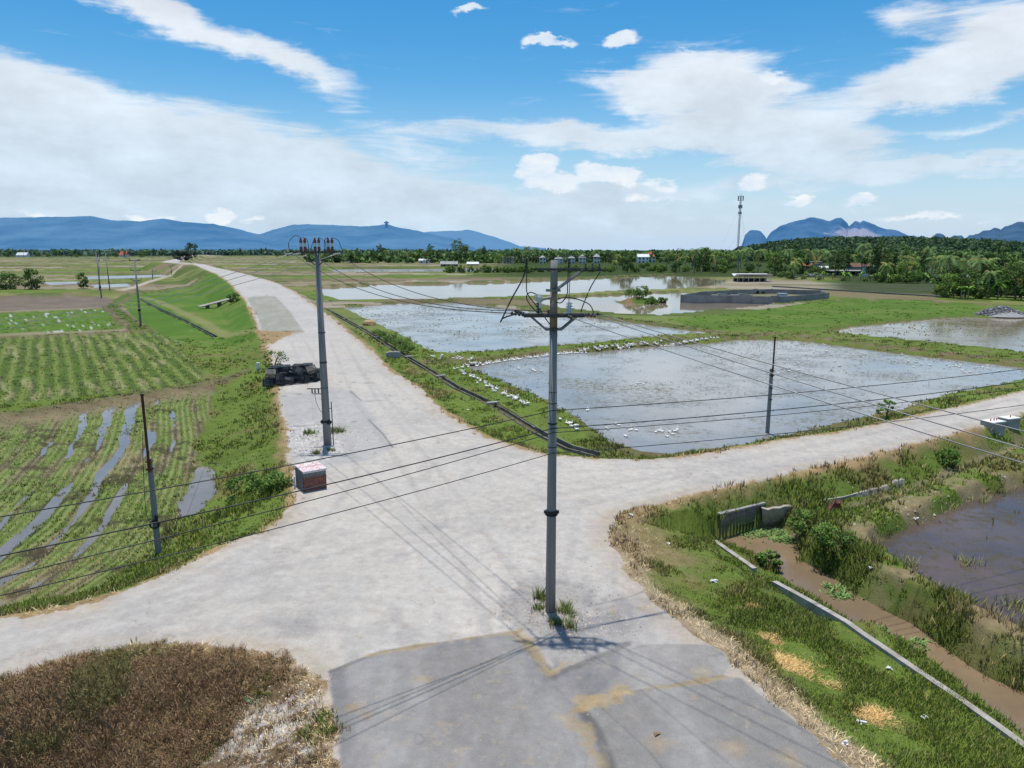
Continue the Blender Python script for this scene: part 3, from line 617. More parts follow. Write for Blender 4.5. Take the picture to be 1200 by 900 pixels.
cl_ = nd(nt, 'ShaderNodeMix', data_type='RGBA'); L(mth('MULTIPLY', mth('SUBTRACT', vo.outputs['Fac'], .35, True), 3.0, True), cl_.inputs[0]); cl_.inputs[6].default_value = (6.6, 7.6, 8.8, 1); cl_.inputs[7].default_value = (8.8, 9.0, 9.2, 1); L(cl_.outputs[2], cmx.inputs[7])
L(cmx.outputs[2], bg.inputs['Color'])
hzm = nd(nt, 'ShaderNodeMix', data_type='RGBA'); e2 = mth('SUBTRACT', 1.0, mth('DIVIDE', mth('MAXIMUM', el, 0.0), math.radians(13)), True); L(mth('MULTIPLY', mth('POWER', e2, 1.6), .9), hzm.inputs[0]); L(hs.outputs[0], hzm.inputs[6]); hzm.inputs[7].default_value = (4.9, 6.5, 8.7, 1); L(hzm.outputs[2], fin.inputs[6])
sl = bpy.data.lights.new('sun', 'SUN'); sl.energy = 4.2; sl.angle = math.radians(.8); sl.color = (1, .94, .85)
so = bpy.data.objects.new('sun', sl); COL.objects.link(so)
sdir = Vector((math.sin(SUN_AZ)*math.cos(SUN_EL), math.cos(SUN_AZ)*math.cos(SUN_EL), math.sin(SUN_EL)))
so.rotation_euler = sdir.to_track_quat('Z', 'Y').to_euler()
cam = bpy.data.cameras.new('camera'); cam.lens = F/1200*36; cam.sensor_width = 36; cam.clip_start = .2; cam.clip_end = 40000
co = bpy.data.objects.new('camera', cam); COL.objects.link(co); co.location = (0, 0, CAM_H); co.rotation_euler = (PI/2-PITCH, 0, 0); scn.camera = co
scn.view_settings.view_transform = 'Standard'; scn.view_settings.look = 'None'; scn.view_settings.exposure = 0
# ------------------------------------------------------------------ grass, weeds, shoots (uncountable cover)
def blades(name, X, Y, Z, H, Wd, nb, col, spread, label, mat=M_grass, bend=.6, tip=(1.35, 1.25, 1.0), curve=False):
    n = len(X); X = np.repeat(X, nb); Y = np.repeat(Y, nb); Z = np.repeat(Z, nb); H = np.repeat(H, nb); Wd = np.repeat(Wd, nb); col = np.repeat(col, nb, 0)
    N = len(X); an = rng.uniform(0, 2*PI, N); r = rng.uniform(0, 1, N)**.5*np.repeat(spread, nb) if hasattr(spread, '__len__') else rng.uniform(0, 1, N)**.5*spread
    bx = X+r*np.cos(an); by = Y+r*np.sin(an); H = H*rng.uniform(.55, 1.25, N); la = an+rng.normal(0, .7, N); lean = bend*H*rng.uniform(.1, 1, N)
    wa = rng.uniform(0, PI, N); wx = np.cos(wa)*Wd/2; wy = np.sin(wa)*Wd/2; Z = Z-.02
    v0 = np.stack([bx-wx, by-wy, Z], 1); v1 = np.stack([bx+wx, by+wy, Z], 1)
    mx = bx+np.cos(la)*lean*.52; my = by+np.sin(la)*lean*.52
    v2 = np.stack([mx+wx*.8, my+wy*.8, Z+H*.6], 1); v3 = np.stack([bx+np.cos(la)*lean, by+np.sin(la)*lean, Z+H], 1)
    Vv = np.stack([v0, v1, v2, v3], 1).reshape(-1, 3); f = np.arange(4*N)
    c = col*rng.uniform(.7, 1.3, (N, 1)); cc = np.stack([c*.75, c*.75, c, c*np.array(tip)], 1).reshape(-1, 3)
    me = fast_mesh(name, Vv, f, 4, np.clip(cc, 0, 1)); o = link(name, me, mat); return tag(o, label, 'grass', kind='stuff')
front = (np.abs(np.tile(th, NR)) < .79)
far_ = np.hypot(GX, GY)
pix = sd_poly(GX, GY, INTER, 12.)
prob = GG*front*(far_ > 13)*(far_ < 190)
clump = fbm(GX, GY, 1.4, 201, 3); clump2 = fbm(GX, GY, 5.5, 211, 3)
prob = prob*(.35+1.3*sm(.4, .6, clump))
sel = np.where(rng.uniform(0, 1, len(GX)) < prob*.50)[0]
lush = np.zeros(len(sel))
LUSH = [(960,612,2.6,.55),(935,628,1.6,.6),(985,632,2.2,.5),(1005,655,2.,.45),(1080,700,2.5,.3),(1120,730,3,.3),(1160,770,3,.3),(900,664,.8,.5),(870,590,2.4,.4),(840,590,1.8,.45),(950,568,3,.35),(1045,540,3,.3),(300,575,2.5,.35),(270,600,2.,.35),(230,625,2.,.3),(322,430,2.5,.5),(330,500,2.0,.3),(300,450,3,.35),(1000,560,3,.3),(1040,590,1.6,.3),(1075,745,2,.25),(720,522,2,.3),(890,512,1.5,.4),(870,514,1.5,.3),(1030,490,2.,.35),(1110,470,2.,.4),(465,400,4,.4),(440,392,3,.4),(485,412,3,.35),(940,545,2,.3),(1180,565,2,.4),(1150,545,2,.35),(815,830,1.2,.2),(760,600,1.,.12),(1170,800,2,.25)]
for (a, b, r, h_), q in zip(LUSH, PG([l[:2] for l in LUSH])):
    d = np.hypot(GX[sel]-q[0], GY[sel]-q[1]); lush = np.maximum(lush, h_*sm(r*1.3, r*.4, d+(clump[sel]-.5)*r*1.2))
fs = far_[sel]
Hh = GH[sel]*.7*(.4+1.1*sm(.4, .68, clump[sel]))+.05*sm(.5, .7, clump2[sel])+lush*.45
Wd = np.maximum(.020, fs*.0012); ccol = GC[sel]*(.95+.35*(clump2[sel][:, None]-.5)); ccol = ccol*(1-.2*(lush > .1)[:, None])
drt = (rng.uniform(0, 1, len(sel)) < .07)[:, None]; ccol = np.where(drt, np.array([[.26, .22, .10]]), ccol)
jit = np.maximum(.05, fs*.004)
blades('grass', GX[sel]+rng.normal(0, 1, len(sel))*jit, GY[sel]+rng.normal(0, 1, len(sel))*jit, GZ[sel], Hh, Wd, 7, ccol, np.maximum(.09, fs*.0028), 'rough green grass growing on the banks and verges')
# dry straw litter near the verges
strawp = np.where((rng.uniform(0, 1, len(GX)) < .10) & front & (~GON) & (pix > 0) & (pix < 2.2) & (far_ < 60) & (GC[:, 0] > .2))[0]
cs_ = np.tile(np.array([[.40, .33, .215]]), (len(strawp), 1))
blades('dry_straw', GX[strawp], GY[strawp], GZ[strawp]+.02, np.full(len(strawp), .09), np.full(len(strawp), .02), 3, cs_, .12, 'dry straw and dead grass along the road edge', bend=2.2)
for hx, hy, hr in HAY:
    q_ = P(hx, hy, -.5); n = int(900*hr*hr); x = q_[0]+rng.normal(0, hr*.55, n); y = q_[1]+rng.normal(0, hr*.42, n); k_ = sd_poly(x, y, INTER, 6.) > .1; x = x[k_]; y = y[k_]; n = len(x)
    blades('hay', x, y, height(x, y)+.02, np.full(n, .08), np.full(n, .014), 4, np.tile(np.array([[.40, .29, .14]]), (n, 1)), .08, 'yellow hay spread to dry on the grass bank', bend=2.4)
# brown weeds of the near corner
wp = np.array(WEEDS); bx0, bx1, by0, by1 = -14, P(400, 800)[0]+1, 11.2, P(130, 761)[1]+1
n = 60000; wx_ = rng.uniform(bx0, bx1, n); wy_ = rng.uniform(by0, by1, n); d = sd_poly(wx_, wy_, WEEDS, 6.)
gx, gy = P(345, 840); openg = np.hypot(wx_-gx, wy_-gy)+(fbm(wx_, wy_, 1.5, 5, 3)-.5)*3.5
dens_ = sm(.15, -.6, d+(fbm(wx_, wy_, .8, 6, 3)-.5)*.8)*(.12+.88*sm(1.6, 3.4, openg))
k = rng.uniform(0, 1, n) < dens_*.62; wx_, wy_, d, openg = wx_[k], wy_[k], d[k], openg[k]; n = len(wx_)
h0 = (.12+.32*sm(.1, -1.6, d)*sm(1.5, 4, openg))*(.5+1.0*fbm(wx_, wy_, 1.2, 7, 3))*rng.uniform(.7, 1.25, n)*np.where(rng.uniform(0, 1, n) < .05, 1.7, 1.)
pal = np.array([(.165, .11, .066), (.13, .09, .055), (.21, .15, .088), (.095, .072, .042), (.28, .21, .125), (.11, .11, .045)]); pal = pal*.82; pk = rng.choice(6, n, p=[.3, .26, .17, .13, .08, .06])
wc = pal[pk]; gtone = fbm(wx_, wy_, 1.6, 8, 3); wc = np.where((gtone > .68)[:, None], wc*.5+np.array([[.05, .07, .02]])*.6, wc); wz = height(wx_, wy_)
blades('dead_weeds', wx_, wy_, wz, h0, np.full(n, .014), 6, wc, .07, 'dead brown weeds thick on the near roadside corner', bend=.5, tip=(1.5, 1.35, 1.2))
# side twigs and seed heads
reps = 9; tx = np.repeat(wx_, reps)+rng.normal(0, .035, n*reps); ty = np.repeat(wy_, reps)+rng.normal(0, .035, n*reps); tz = np.repeat(wz, reps)+np.repeat(h0, reps)*rng.uniform(.25, 1.0, n*reps)
blades('weed_seed_heads', tx, ty, tz, np.full(n*reps, .05), np.full(n*reps, .013), 1, np.repeat(wc, reps, 0)*1.25, .03, 'brown twiggy seed heads of the dead weeds', bend=2.2, tip=(1.4, 1.3, 1.1))
def patch(cx, cy, r, n, h_, col, name, label, wd=.03, nb=5):
    q = PG([(cx, cy)])[0]; x = q[0]+rng.normal(0, r*.5, n); y = q[1]+rng.normal(0, r*.5, n); z = height(x, y)
    blades(name, x, y, z, np.full(n, h_)*rng.uniform(.5, 1.2, n), np.full(n, wd), nb, np.tile(np.array([col]), (n, 1)), .05, label)
for cx, cy, r, nn in ((378,840,.3,60),(385,858,.25,50),(300,812,.4,60),(360,860,.25,40),(235,880,.7,160)): patch(cx, cy, r, nn, .16, (.12,.17,.04), 'green_weeds', 'small green weeds among the dead brown ones')
for cx, cy, r, nn, hh in ((634,702,.18,30,.40),(633,714,.25,26,.24),(662,716,.22,40,.34),(668,735,.18,26,.26),(650,730,.26,36,.22),(672,722,.3,30,.16)): patch(cx, cy, r, nn, hh, (.12,.15,.05), 'pole_weeds', 'green weeds growing around the foot of the near pole', .022, 6)
for cx, cy, r, nn in ((362,508,.5,60),(396,506,.6,90),(372,532,.25,24),(388,528,.25,20)): patch(cx, cy, r, nn, .28, (.14,.17,.07), 'pole_weeds', 'green weeds around the foot of the left pole', .035, 5)
# shoots standing in the flooded fields
def shoots(poly, z, n, hgt, col, label, clus=None, wfac=.0011, thr=.5, sc=3.):
    p = np.array(poly); x = rng.uniform(p[:, 0].min(), p[:, 0].max(), n*6); y = rng.uniform(p[:, 1].min(), p[:, 1].max(), n*6)
    k = (sd_poly(x, y, poly, 5.) < -.3) & (fbm(x, y, sc, 300, 4) > thr) & (np.hypot(x, y) < 260); x = x[k][:n]; y = y[k][:n]; m = len(x); f_ = np.hypot(x, y)
    blades('rice_shoots', x, y, np.full(m, z), np.full(m, hgt)*rng.uniform(.3, 1.1, m), np.maximum(.02, f_*wfac), 3, np.tile(np.array([col]), (m, 1))*rng.uniform(.7, 1.3, (m, 1)), .12, label)
shoots(W_A, ZW, 1500, .10, (.20,.20,.10), 'sparse rice shoots standing in the near flooded paddy', thr=.50, wfac=.0007)
shoots(W_A, ZW, 900, .14, (.17,.2,.08), 'green shoots in the near flooded paddy', thr=.60, sc=9., wfac=.0007)
shoots(W_B, ZW, 700, .14, (.16,.16,.06), 'sparse rice shoots in the middle flooded paddy', thr=.56, sc=8.)
shoots(W_E, ZW, 700, .14, (.18,.16,.06), 'sparse rice shoots in the right flooded paddy', thr=.5, sc=6.)
shoots(W_F, -1.5, 260, .3, (.10,.11,.05), 'short reeds standing in the dark pond', thr=.62, sc=1.2)
for a, b in (((1075,600),(1100,588)),((1100,602),(1135,586)),((1145,590),(1185,574)),((1060,655),(1072,668)),((1125,655),(1140,665)),((1120,695),(1130,712)),((1160,710),(1175,735)),((1185,705),(1200,720))):
    A = np.array(P(*a, -1.5)); B = np.array(P(*b, -1.5)); t = rng.uniform(0, 1, 26)[:, None]; q = A+(B-A)*t+rng.normal(0, .16, (26, 2))
    blades('reeds', q[:, 0], q[:, 1], np.full(26, -1.55), rng.uniform(.2, .5, 26), np.full(26, .03), 5, np.tile(np.array([[.20,.21,.10]]), (26, 1)), .08, 'pale reeds in short rows in the dark pond')
# stubble rows in the near left field
sf = np.where((sd_poly(GX, GY, F1, 6.) < -.2) & (rng.uniform(0, 1, len(GX)) < .45) & (GZ > -1.53))[0]
fr_, al_ = d_line(GX[sf], GY[sf], FURROW, 30., True, True); k = np.sin(fr_*2*PI/.42) > .1; sf = sf[k]
cst = np.where((fbm(GX[sf], GY[sf], 3., 400, 3) > .53)[:, None], np.array([[.10, .165, .03]]), np.array([[.28, .25, .13]]))
blades('rice_stubble', GX[sf], GY[sf], GZ[sf], np.full(len(sf), .11), np.maximum(.018, far_[sf]*.001), 6, cst, .09, 'cut rice stubble in rows in the near left field')
sf = np.where((np.minimum(sd_poly(GX, GY, F2, 6.), sd_poly(GX, GY, F3, 6.)) < -.2) & (rng.uniform(0, 1, len(GX)) < .30))[0]
cst = np.where((rng.uniform(0, 1, len(sf)) > .82)[:, None], np.array([[.22, .24, .09]]), GC[sf]*1.1)
blades('rice_crop', GX[sf], GY[sf], GZ[sf], np.full(len(sf), .13), np.maximum(.018, far_[sf]*.001), 5, cst, .2, 'green rice growing in the two left fields')
# gravel scattered by the poles
def pebbles(poly_c, r, n, smin, smax, cols, label, el=1., only=None):
    x = poly_c[0]+rng.normal(0, r*.5, n); y = poly_c[1]+rng.normal(0, r*.5*el, n)
    if only is not None: k_ = sd_poly(x, y, only, 6.) < -.1; x = x[k_]; y = y[k_]; n = len(x)
    z = height(x, y); s = rng.uniform(smin, smax, n)*rng.uniform(.3, 1, n)
    base = np.array([(1,0,-.2),(0,1,-.2),(-1,0,-.2),(0,-1,-.2),(.1,.1,.7)]); A = rng.uniform(0, PI, n); V_ = np.zeros((n, 5, 3))
    for i, q in enumerate(base):
        sx = q[0]*rng.uniform(.6, 1.3, n); sy = q[1]*rng.uniform(.6, 1.3, n)
        V_[:, i, 0] = x+s*(sx*np.cos(A)-sy*np.sin(A)); V_[:, i, 1] = y+s*(sx*np.sin(A)+sy*np.cos(A)); V_[:, i, 2] = z+s*(q[2]+.15)
    f = np.array([(0,1,4),(1,2,4),(2,3,4),(3,0,4)]).ravel(); F_ = (np.arange(n)[:, None]*5+f[None]).ravel()
    c = np.array(cols)[rng.integers(0, len(cols), n)]*rng.uniform(.7, 1.2, (n, 1)); me = fast_mesh('gravel', V_.reshape(-1, 3), F_, 3, np.repeat(c, 5, 0)); tag(link('gravel', me, M_leafc), label, 'gravel', kind='stuff')
GP = [(.45,.42,.38), (.3,.28,.27), (.2,.2,.21), (.40,.32,.25)]
pebbles(P(662, 725), 1.7, 1600, .015, .06, GP, 'broken stones and gravel around the near pole', .8)
pebbles(P(365, 515), 2.8, 1100, .03, .12, [(.5,.48,.45), (.38,.36,.34), (.28,.27,.26)], 'pale rubble around the foot of the left pole', 1.5, INTER)
pebbles(P(345, 835), 2.6, 1800, .01, .05, [(.6,.57,.52), (.4,.36,.3), (.3,.25,.2)], 'pale stones among the dead weeds', .8, WEEDS)
pebbles(PG([(1080,618)])[0], 4., 300, .03, .10, [(.4,.36,.3), (.3,.25,.2)], 'clods and stones on the bank by the pond', 1.)
pebbles(P(480, 640), 13., 1500, .012, .035, GP, 'loose small stones scattered over the junction', .7, INTER)
pebbles(P(600, 840), 7., 700, .010, .03, GP, 'loose small stones scattered over the near asphalt', .6, INTER)
pebbles(P(725, 690), 2.6, 700, .015, .045, GP, 'loose stones along the junction corner', 1.6, INTER)
# water hyacinth rafts
def hyac(cx, cy, r, n):
    q = P(cx, cy, -1.98); x = q[0]+rng.normal(0, r*.6, n); y = q[1]+rng.normal(0, r*.4, n)
    blades('water_plants', x, y, np.full(n, -1.99), rng.uniform(.06, .16, n), np.full(n, .09), 4, np.tile(np.array([[.10, .17, .05]]), (n, 1)), .08, 'floating green water plants at the edge of the canal', bend=1.6, tip=(1.7, 1.5, 1.8))
for a in ((885,626,.8,90),(912,624,.7,80),(922,633,.5,60),(980,690,.5,50),(990,698,.4,40),(1075,752,.4,30),(1030,737,.25,15)): hyac(*a)
# ------------------------------------------------------------------ leafy plants and trees
def leafmat(name, c):
    return attr_mat(name, .55, 1, 0, 0, .25, .35, .9)
M_leaf = plant_mat('foliage', .35, .22, .22, .9, 1.9)
M_bark = simple('bark', (.12, .09, .065), (.22, .18, .14), 3, .95, bump=.4)
M_palmtrunk = simple('palm_trunk', (.20, .17, .14), (.30, .27, .22), 2, .95)
def quads_cloud(C, S, col, flat=.0):
    """leaf quads: centres C (n,3), size S, colour col"""
    n = len(C); a = rng.normal(0, 1, (n, 3)); a[:, 2] += flat; a /= np.linalg.norm(a, axis=1)[:, None]+1e-9
    b = rng.normal(0, 1, (n, 3)); u = np.cross(a, b); u /= np.linalg.norm(u, axis=1)[:, None]+1e-9; v = np.cross(a, u)
    S = S[:, None]; V_ = np.stack([C-u*S*.5, C+v*S*.30, C+u*S*.5, C-v*S*.30], 1).reshape(-1, 3)
    return V_, np.repeat(col, 4, 0)
def crown_mesh(name, h, w, base, nclump, nleaf, size, c0, c1, shape='round'):
    C = []; K = []
    for i in range(nclump):
        t = rng.uniform(0, 1); zz_ = base+(h-base)*t
        prof = {'round': math.sqrt(max(.02, 1-(2*t-.9)**2*.8)), 'cone': (1.05-t)*.95+.1, 'tall': .55+.3*math.sin(t*3.)}[shape]
        r = w/2*prof*math.sqrt(rng.uniform(.15, 1)); an = rng.uniform(0, 2*PI); cx, cy = r*math.cos(an), r*math.sin(an)
        cr = rng.uniform(.45, .9)*w*.2; m = nleaf; d = rng.normal(0, 1, (m, 3)); d /= np.linalg.norm(d, axis=1)[:, None]; d *= (cr*rng.uniform(.5, 1.1, m)**.6)[:, None]; d[:, 2] *= .75
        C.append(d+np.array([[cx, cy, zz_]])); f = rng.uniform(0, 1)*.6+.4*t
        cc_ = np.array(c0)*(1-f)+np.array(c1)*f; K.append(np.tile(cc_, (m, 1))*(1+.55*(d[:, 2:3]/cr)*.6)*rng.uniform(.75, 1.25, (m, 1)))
    C = np.concatenate(C); K = np.clip(np.concatenate(K), .004, 1); S = rng.uniform(.7, 1.35, len(C))*size
    V_, col = quads_cloud(C, S, K, .4); return fast_mesh(name, V_, np.arange(len(V_)), 4, col)
def trunk_mb(h, r, lean=.3, limbs=4):
    m = MB(); x = rng.uniform(-lean, lean); y = rng.uniform(-lean, lean)
    m.tube([(0, 0, -.6), (x*.3, y*.3, h*.35), (x, y, h*.8)], [r*1.25, r, r*.35], 7)
    for i in range(limbs):
        a = rng.uniform(0, 2*PI); z0 = h*rng.uniform(.35, .6); L_ = h*.28
        m.tube([(x*.5, y*.5, z0), (x*.5+math.cos(a)*L_*.5, y*.5+math.sin(a)*L_*.5, z0+L_*.5), (x*.5+math.cos(a)*L_, y*.5+math.sin(a)*L_, z0+L_*.85)], [r*.5, r*.35, r*.12], 5)
    return m
def make_tree(name, h, w, base, ncl, nl, size, c0, c1, shape, label, cat, group, trunkr=.22):
    root = empty(name, (0, -900, 0), 0, label, cat, group)
    trunk_mb(h, trunkr, .4, 5).build('trunk', M_bark, root, True)
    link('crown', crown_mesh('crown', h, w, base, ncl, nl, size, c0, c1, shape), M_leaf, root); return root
def make_palm(h, fl, label, group, c=(.07, .115, .035), yel=.25):
    root = empty('coconut_palm', (0, -900, 0), 0, label, 'palm tree', group)
    bx, by = rng.uniform(-.8, .8, 2); m = MB(); m.tube([(0, 0, -.6), (bx*.2, by*.2, h*.4), (bx, by, h)], [.24, .17, .12], 7); m.build('trunk', M_palmtrunk, root, True)
    V_ = []; K = []
    nf = 20
    for i in range(nf):
        a = 2*PI*i/nf*2.4+rng.uniform(-.2, .2); up = rng.uniform(-.15, 1.15); L_ = fl*rng.uniform(.8, 1.1); P0 = np.array([bx, by, h]); d = np.array([math.cos(a), math.sin(a)])
        def pt(t): return P0+np.array([d[0]*L_*t*(1-.12*t), d[1]*L_*t*(1-.12*t), L_*(up*t*.8-(.75+.35*(1-up))*t*t)])
        cbase = np.array(c)*rng.uniform(.6, 1.6) if rng.uniform() > yel*.5 else np.array([.19, .16, .05]); s = np.array([-d[1], d[0], 0])
        ns = 11
        for j in range(ns):
            t = .12+.88*j/ns; q = pt(t); q2 = pt(min(1, t+.06)); ll = L_*.27*math.sin(PI*(.18+.8*t*.95))+.12
            for sg in (-1, 1):
                tip = q+s*sg*ll*.85+np.array([d[0], d[1], 0])*ll*.35+np.array([0, 0, -ll*.55]); V_ += [q, q2, tip+np.array([0, 0, .03]), tip]; sh = rng.uniform(.75, 1.3); K += [cbase*sh]*4
        for t0 in (0, .33, .66):
            q, q2 = pt(t0), pt(t0+.34); V_ += [q-s*.05, q+s*.05, q2+s*.03, q2-s*.03]; K += [np.array([.16, .17, .06])]*4
    link('fronds', fast_mesh('fronds', np.array(V_), np.arange(len(V_)), 4, np.clip(np.array(K), 0, 1)), M_leaf, root); return root
def make_banana(h, label, group):
    root = empty('banana_plant', (0, -900, 0), 0, label, 'banana plant', group); m = MB(); m.tube([(0, 0, -.4), (.05, 0, h*.5), (.1, .05, h*.6)], [.14, .11, .07], 7); m.build('stem', M_palmtrunk, root, True)
    V_ = []; K = []
    for i in range(9):
        a = 2*PI*i/9*2.3+rng.uniform(-.3, .3); L_ = h*rng.uniform(.45, .62); d = np.array([math.cos(a), math.sin(a), 0]); s = np.array([-d[1], d[0], 0]); up = rng.uniform(.6, 1.5); P0 = np.array([.1, .05, h*.58])
        pp = [P0+d*L_*t*.8+np.array([0, 0, L_*(up*t-1.05*t*t)]) for t in np.linspace(0, 1, 6)]; ww = [.04, .30, .38, .36, .26, .04]; cb_ = np.array([.085, .16, .03])*rng.uniform(.7, 1.5)
        for j in range(5):
            for sg in (-1, 1):
                V_ += [pp[j], pp[j+1], pp[j+1]+s*sg*ww[j+1]+np.array([0, 0, .06]), pp[j]+s*sg*ww[j]+np.array([0, 0, .06])]; K += [cb_*(1.15 if sg > 0 else .85)]*4
    link('leaves', fast_mesh('leaves', np.array(V_), np.arange(len(V_)), 4, np.clip(np.array(K), 0, 1)), M_leaf, root); return root
D1, D2 = (.018, .034, .010), (.060, .105, .024)
G_R = 'trees of the wood behind the paddies'
broad = [make_tree('broadleaf_tree', 10.5, 9, 2.0, 34, 46, .62, D1, D2, 'round', 'dark round-crowned tree in the wood behind the paddies', 'tree', G_R),
 make_tree('broadleaf_tree', 12.5, 8, 2.5, 34, 46, .62, (.02, .04, .012), (.085, .135, .03), 'round', 'dark round-crowned tree in the wood behind the paddies', 'tree', G_R),
 make_tree('broadleaf_tree', 9, 9, 1.0, 34, 46, .62, (.035, .065, .014), (.12, .18, .035), 'round', 'light green bushy tree in the wood behind the paddies', 'tree', 'light green trees of the wood'),
 make_tree('broadleaf_tree', 14, 7, 3, 32, 46, .6, D1, (.05, .085, .025), 'tall', 'tall narrow dark tree in the wood behind the paddies', 'tree', 'tall trees of the wood')]
palms = [make_palm(9.5, 3.9, 'coconut palm with drooping fronds in the wood behind the paddies', 'coconut palms of the wood'), make_palm(12, 4.2, 'coconut palm with drooping fronds in the wood behind the paddies', 'coconut palms of the wood', (.06, .10, .035)),
 make_palm(7, 3.6, 'coconut palm with drooping fronds in the wood behind the paddies', 'coconut palms of the wood', (.085, .13, .035), .5)]
banana = [make_banana(4.4, 'banana plant with broad pale leaves at the edge of the right wood', 'banana plants at the wood edge'), make_banana(3.4, 'banana plant with broad pale leaves at the edge of the right wood', 'banana plants at the wood edge')]
scrub = make_tree('shrub', 3.6, 5.5, .2, 24, 44, .5, (.03, .055, .012), (.10, .15, .035), 'round', 'low dense shrub at the foot of the wood behind the paddies', 'shrub', 'shrubs at the foot of the wood', .1)
used_first = set()
def plant(proto, x, y, s=1., z=None, label=None, group=None, cat=None):
    o = proto if proto.name not in used_first else copy_tree(proto); used_first.add(proto.name)
    o.location = (x, y, (gz(x, y) if z is None else z)); o.rotation_euler = (0, 0, random.uniform(0, 6.28)); o.scale = (s*random.uniform(.9, 1.1), s*random.uniform(.9, 1.1), s)
    if label: o['label'] = label
    if group: o['group'] = group
    if cat: o['category'] = cat
    return o
def yb(px): return float(np.interp(px, [575, 700, 850, 905, 925, 1040, 1095, 1105, 1200, 1300], [319.5, 319, 320.5, 323, 327, 331, 333, 349, 352, 354]))
def clear_of(px, row): return not ((855 < px < 908 and row < 1) or (936 < px < 1030 and row < 2))
for row, (off, nn) in enumerate(((0, 36), (2.2, 34), (4.2, 32), (6., 30), (8, 26))):
    for i in range(nn):
        px = 585+(1290-585)*(i+random.uniform(.1, .9))/nn; py = yb(px)-off*(1.6 if px > 1095 else 1)*(.55 if px < 700 else .85)-random.uniform(0, .8)
        py = max(py, 302.5); x, y = P(px, py, -.5)
        if row >= 3 and px < 700: continue
        if not clear_of(px, row):
            if row == 0 and random.random() < .7: plant(scrub, x, y, random.uniform(.4, .6))
            continue
        if (588 < px < 706 or 740 < px < 780) and py > 309.8:
            if row < 2 or 740 < px: plant(scrub, x, y, random.uniform(.6, .9))
            continue
        r = random.random(); near = y < 240; sc_ = random.uniform(.85, 1.15)*(.85 if near else 1)*(1.0+.0006*max(0, y-300))
        if row == 0: pr = scrub if r < .35 else (random.choice(broad[:3]) if r < .6 else random.choice(palms)); sc_ *= .85
        else: pr = random.choice(palms) if r < .42 else random.choice(broad)
        if px < 720: sc_ *= .75
        plant(pr, x, y, sc_)
for i in range(34):
    px = 1098+i*4.2+random.uniform(-2, 2); x, y = P(px, 346.5+random.uniform(-7, 4.5)+(px-1100)*.03, -.6); plant(random.choice(banana), x, y, random.uniform(.8, 1.2))
for i in range(16):
    px = 920+i*11+random.uniform(-3, 3); x, y = P(px, yb(px)+random.uniform(-1.5, .5), -.6); plant(random.choice(banana), x, y, random.uniform(.7, 1.))
for i in range(85):
    px = 870+random.uniform(0, 240); py = yb(px)-random.uniform(-.8, 11)
    if py > yb(px)-3.5 and not clear_of(px, 0) and random.random() < .7: continue
    if 945 < px < 1032 and py > 321: continue
    x, y = P(px, py, -.6); plant(scrub, x, y, random.uniform(.5, .95))
for i in range(30):
    px = 1100+random.uniform(0, 110); x, y = P(px, 349-random.uniform(1, 13), -.6); plant(scrub, x, y, random.uniform(.5, .9))
for i in range(22):
    px = 600+i*12+random.uniform(-5, 5); x, y = P(px, 318+random.uniform(-.5, 1), -.6); plant(scrub, x, y, random.uniform(.6, .95))
GL = 'trees behind the middle fields'; lb = 'dark green tree in the row behind the middle fields'
for i in range(46):
    px = 355+i*5.3+random.uniform(-3, 3); py = 307.5+random.uniform(-2.5, 2)+(1.5 if px > 500 else 0); x, y = P(px, py, -1); s = random.uniform(.75, 1.1)*(.95 if px < 440 else 1.1)
    if 515 < px < 562 and py > 306: continue
    plant(random.choice(broad if random.random() < .75 else palms), x, y, s, None, lb, GL, 'tree')
for px, s in ((540, 1.6), (604, 1.0), (617, 1.1), (627, 1.0), (662, .9)):
    x, y = P(px, 309.5, -1); plant(broad[1] if px == 540 else palms[1], x, y, s*1.05, None, 'tall crown standing above the row behind the middle fields', 'tall crowns behind the middle fields', 'tree')
for i in range(18):
    px = 520+i*6+random.uniform(-3, 3); x, y = P(px, 320.5+random.uniform(-2, .6), -1); plant(scrub, x, y, random.uniform(.6, 1.1), None, 'low dark shrub on the bank behind the long pond', 'shrubs behind the long pond')
GF = 'trees along the far left horizon'; lf = 'small distant tree along the far left horizon'
for i in range(80):
    px = -10+i*4.7+random.uniform(-4, 4); py = random.choice([299.5, 300.5, 302, 298.5]); x, y = P(px, py, -1.4)
    if 196 < px < 262 and py > 299: continue
    plant(random.choice(broad), x, y, random.uniform(.7, 1.15)*(1.1 if py < 300 else .85), None, lf, GF, 'tree')
# distant woods that read as one mass
def wood(name, n, fn, size, c0, c1, label):
    C = np.array([fn() for _ in range(n)]); m = 16; d = rng.normal(0, 1, (n, m, 3)); d /= np.linalg.norm(d, axis=2)[:, :, None]; r = rng.uniform(.6, 1.3, (n, 1, 1))*size
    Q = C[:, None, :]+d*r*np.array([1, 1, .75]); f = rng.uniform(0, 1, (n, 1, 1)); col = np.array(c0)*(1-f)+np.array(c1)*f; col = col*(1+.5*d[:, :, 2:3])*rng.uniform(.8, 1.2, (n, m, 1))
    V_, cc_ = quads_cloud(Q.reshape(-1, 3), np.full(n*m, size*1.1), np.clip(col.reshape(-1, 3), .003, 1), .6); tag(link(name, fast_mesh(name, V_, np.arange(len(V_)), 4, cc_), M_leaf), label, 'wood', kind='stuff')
def hillpt():
    x = HILL_C[0]+random.uniform(-210, 235); y = HILL_C[1]+random.uniform(-330, 60); return (x, y, gz0(x, y)+random.uniform(1, 7))
def gz0(x, y): return -1+22*math.exp(-(((x-HILL_C[0])/190)**4+((y-HILL_C[1])/260)**2))*float(sm(500, 800, y))
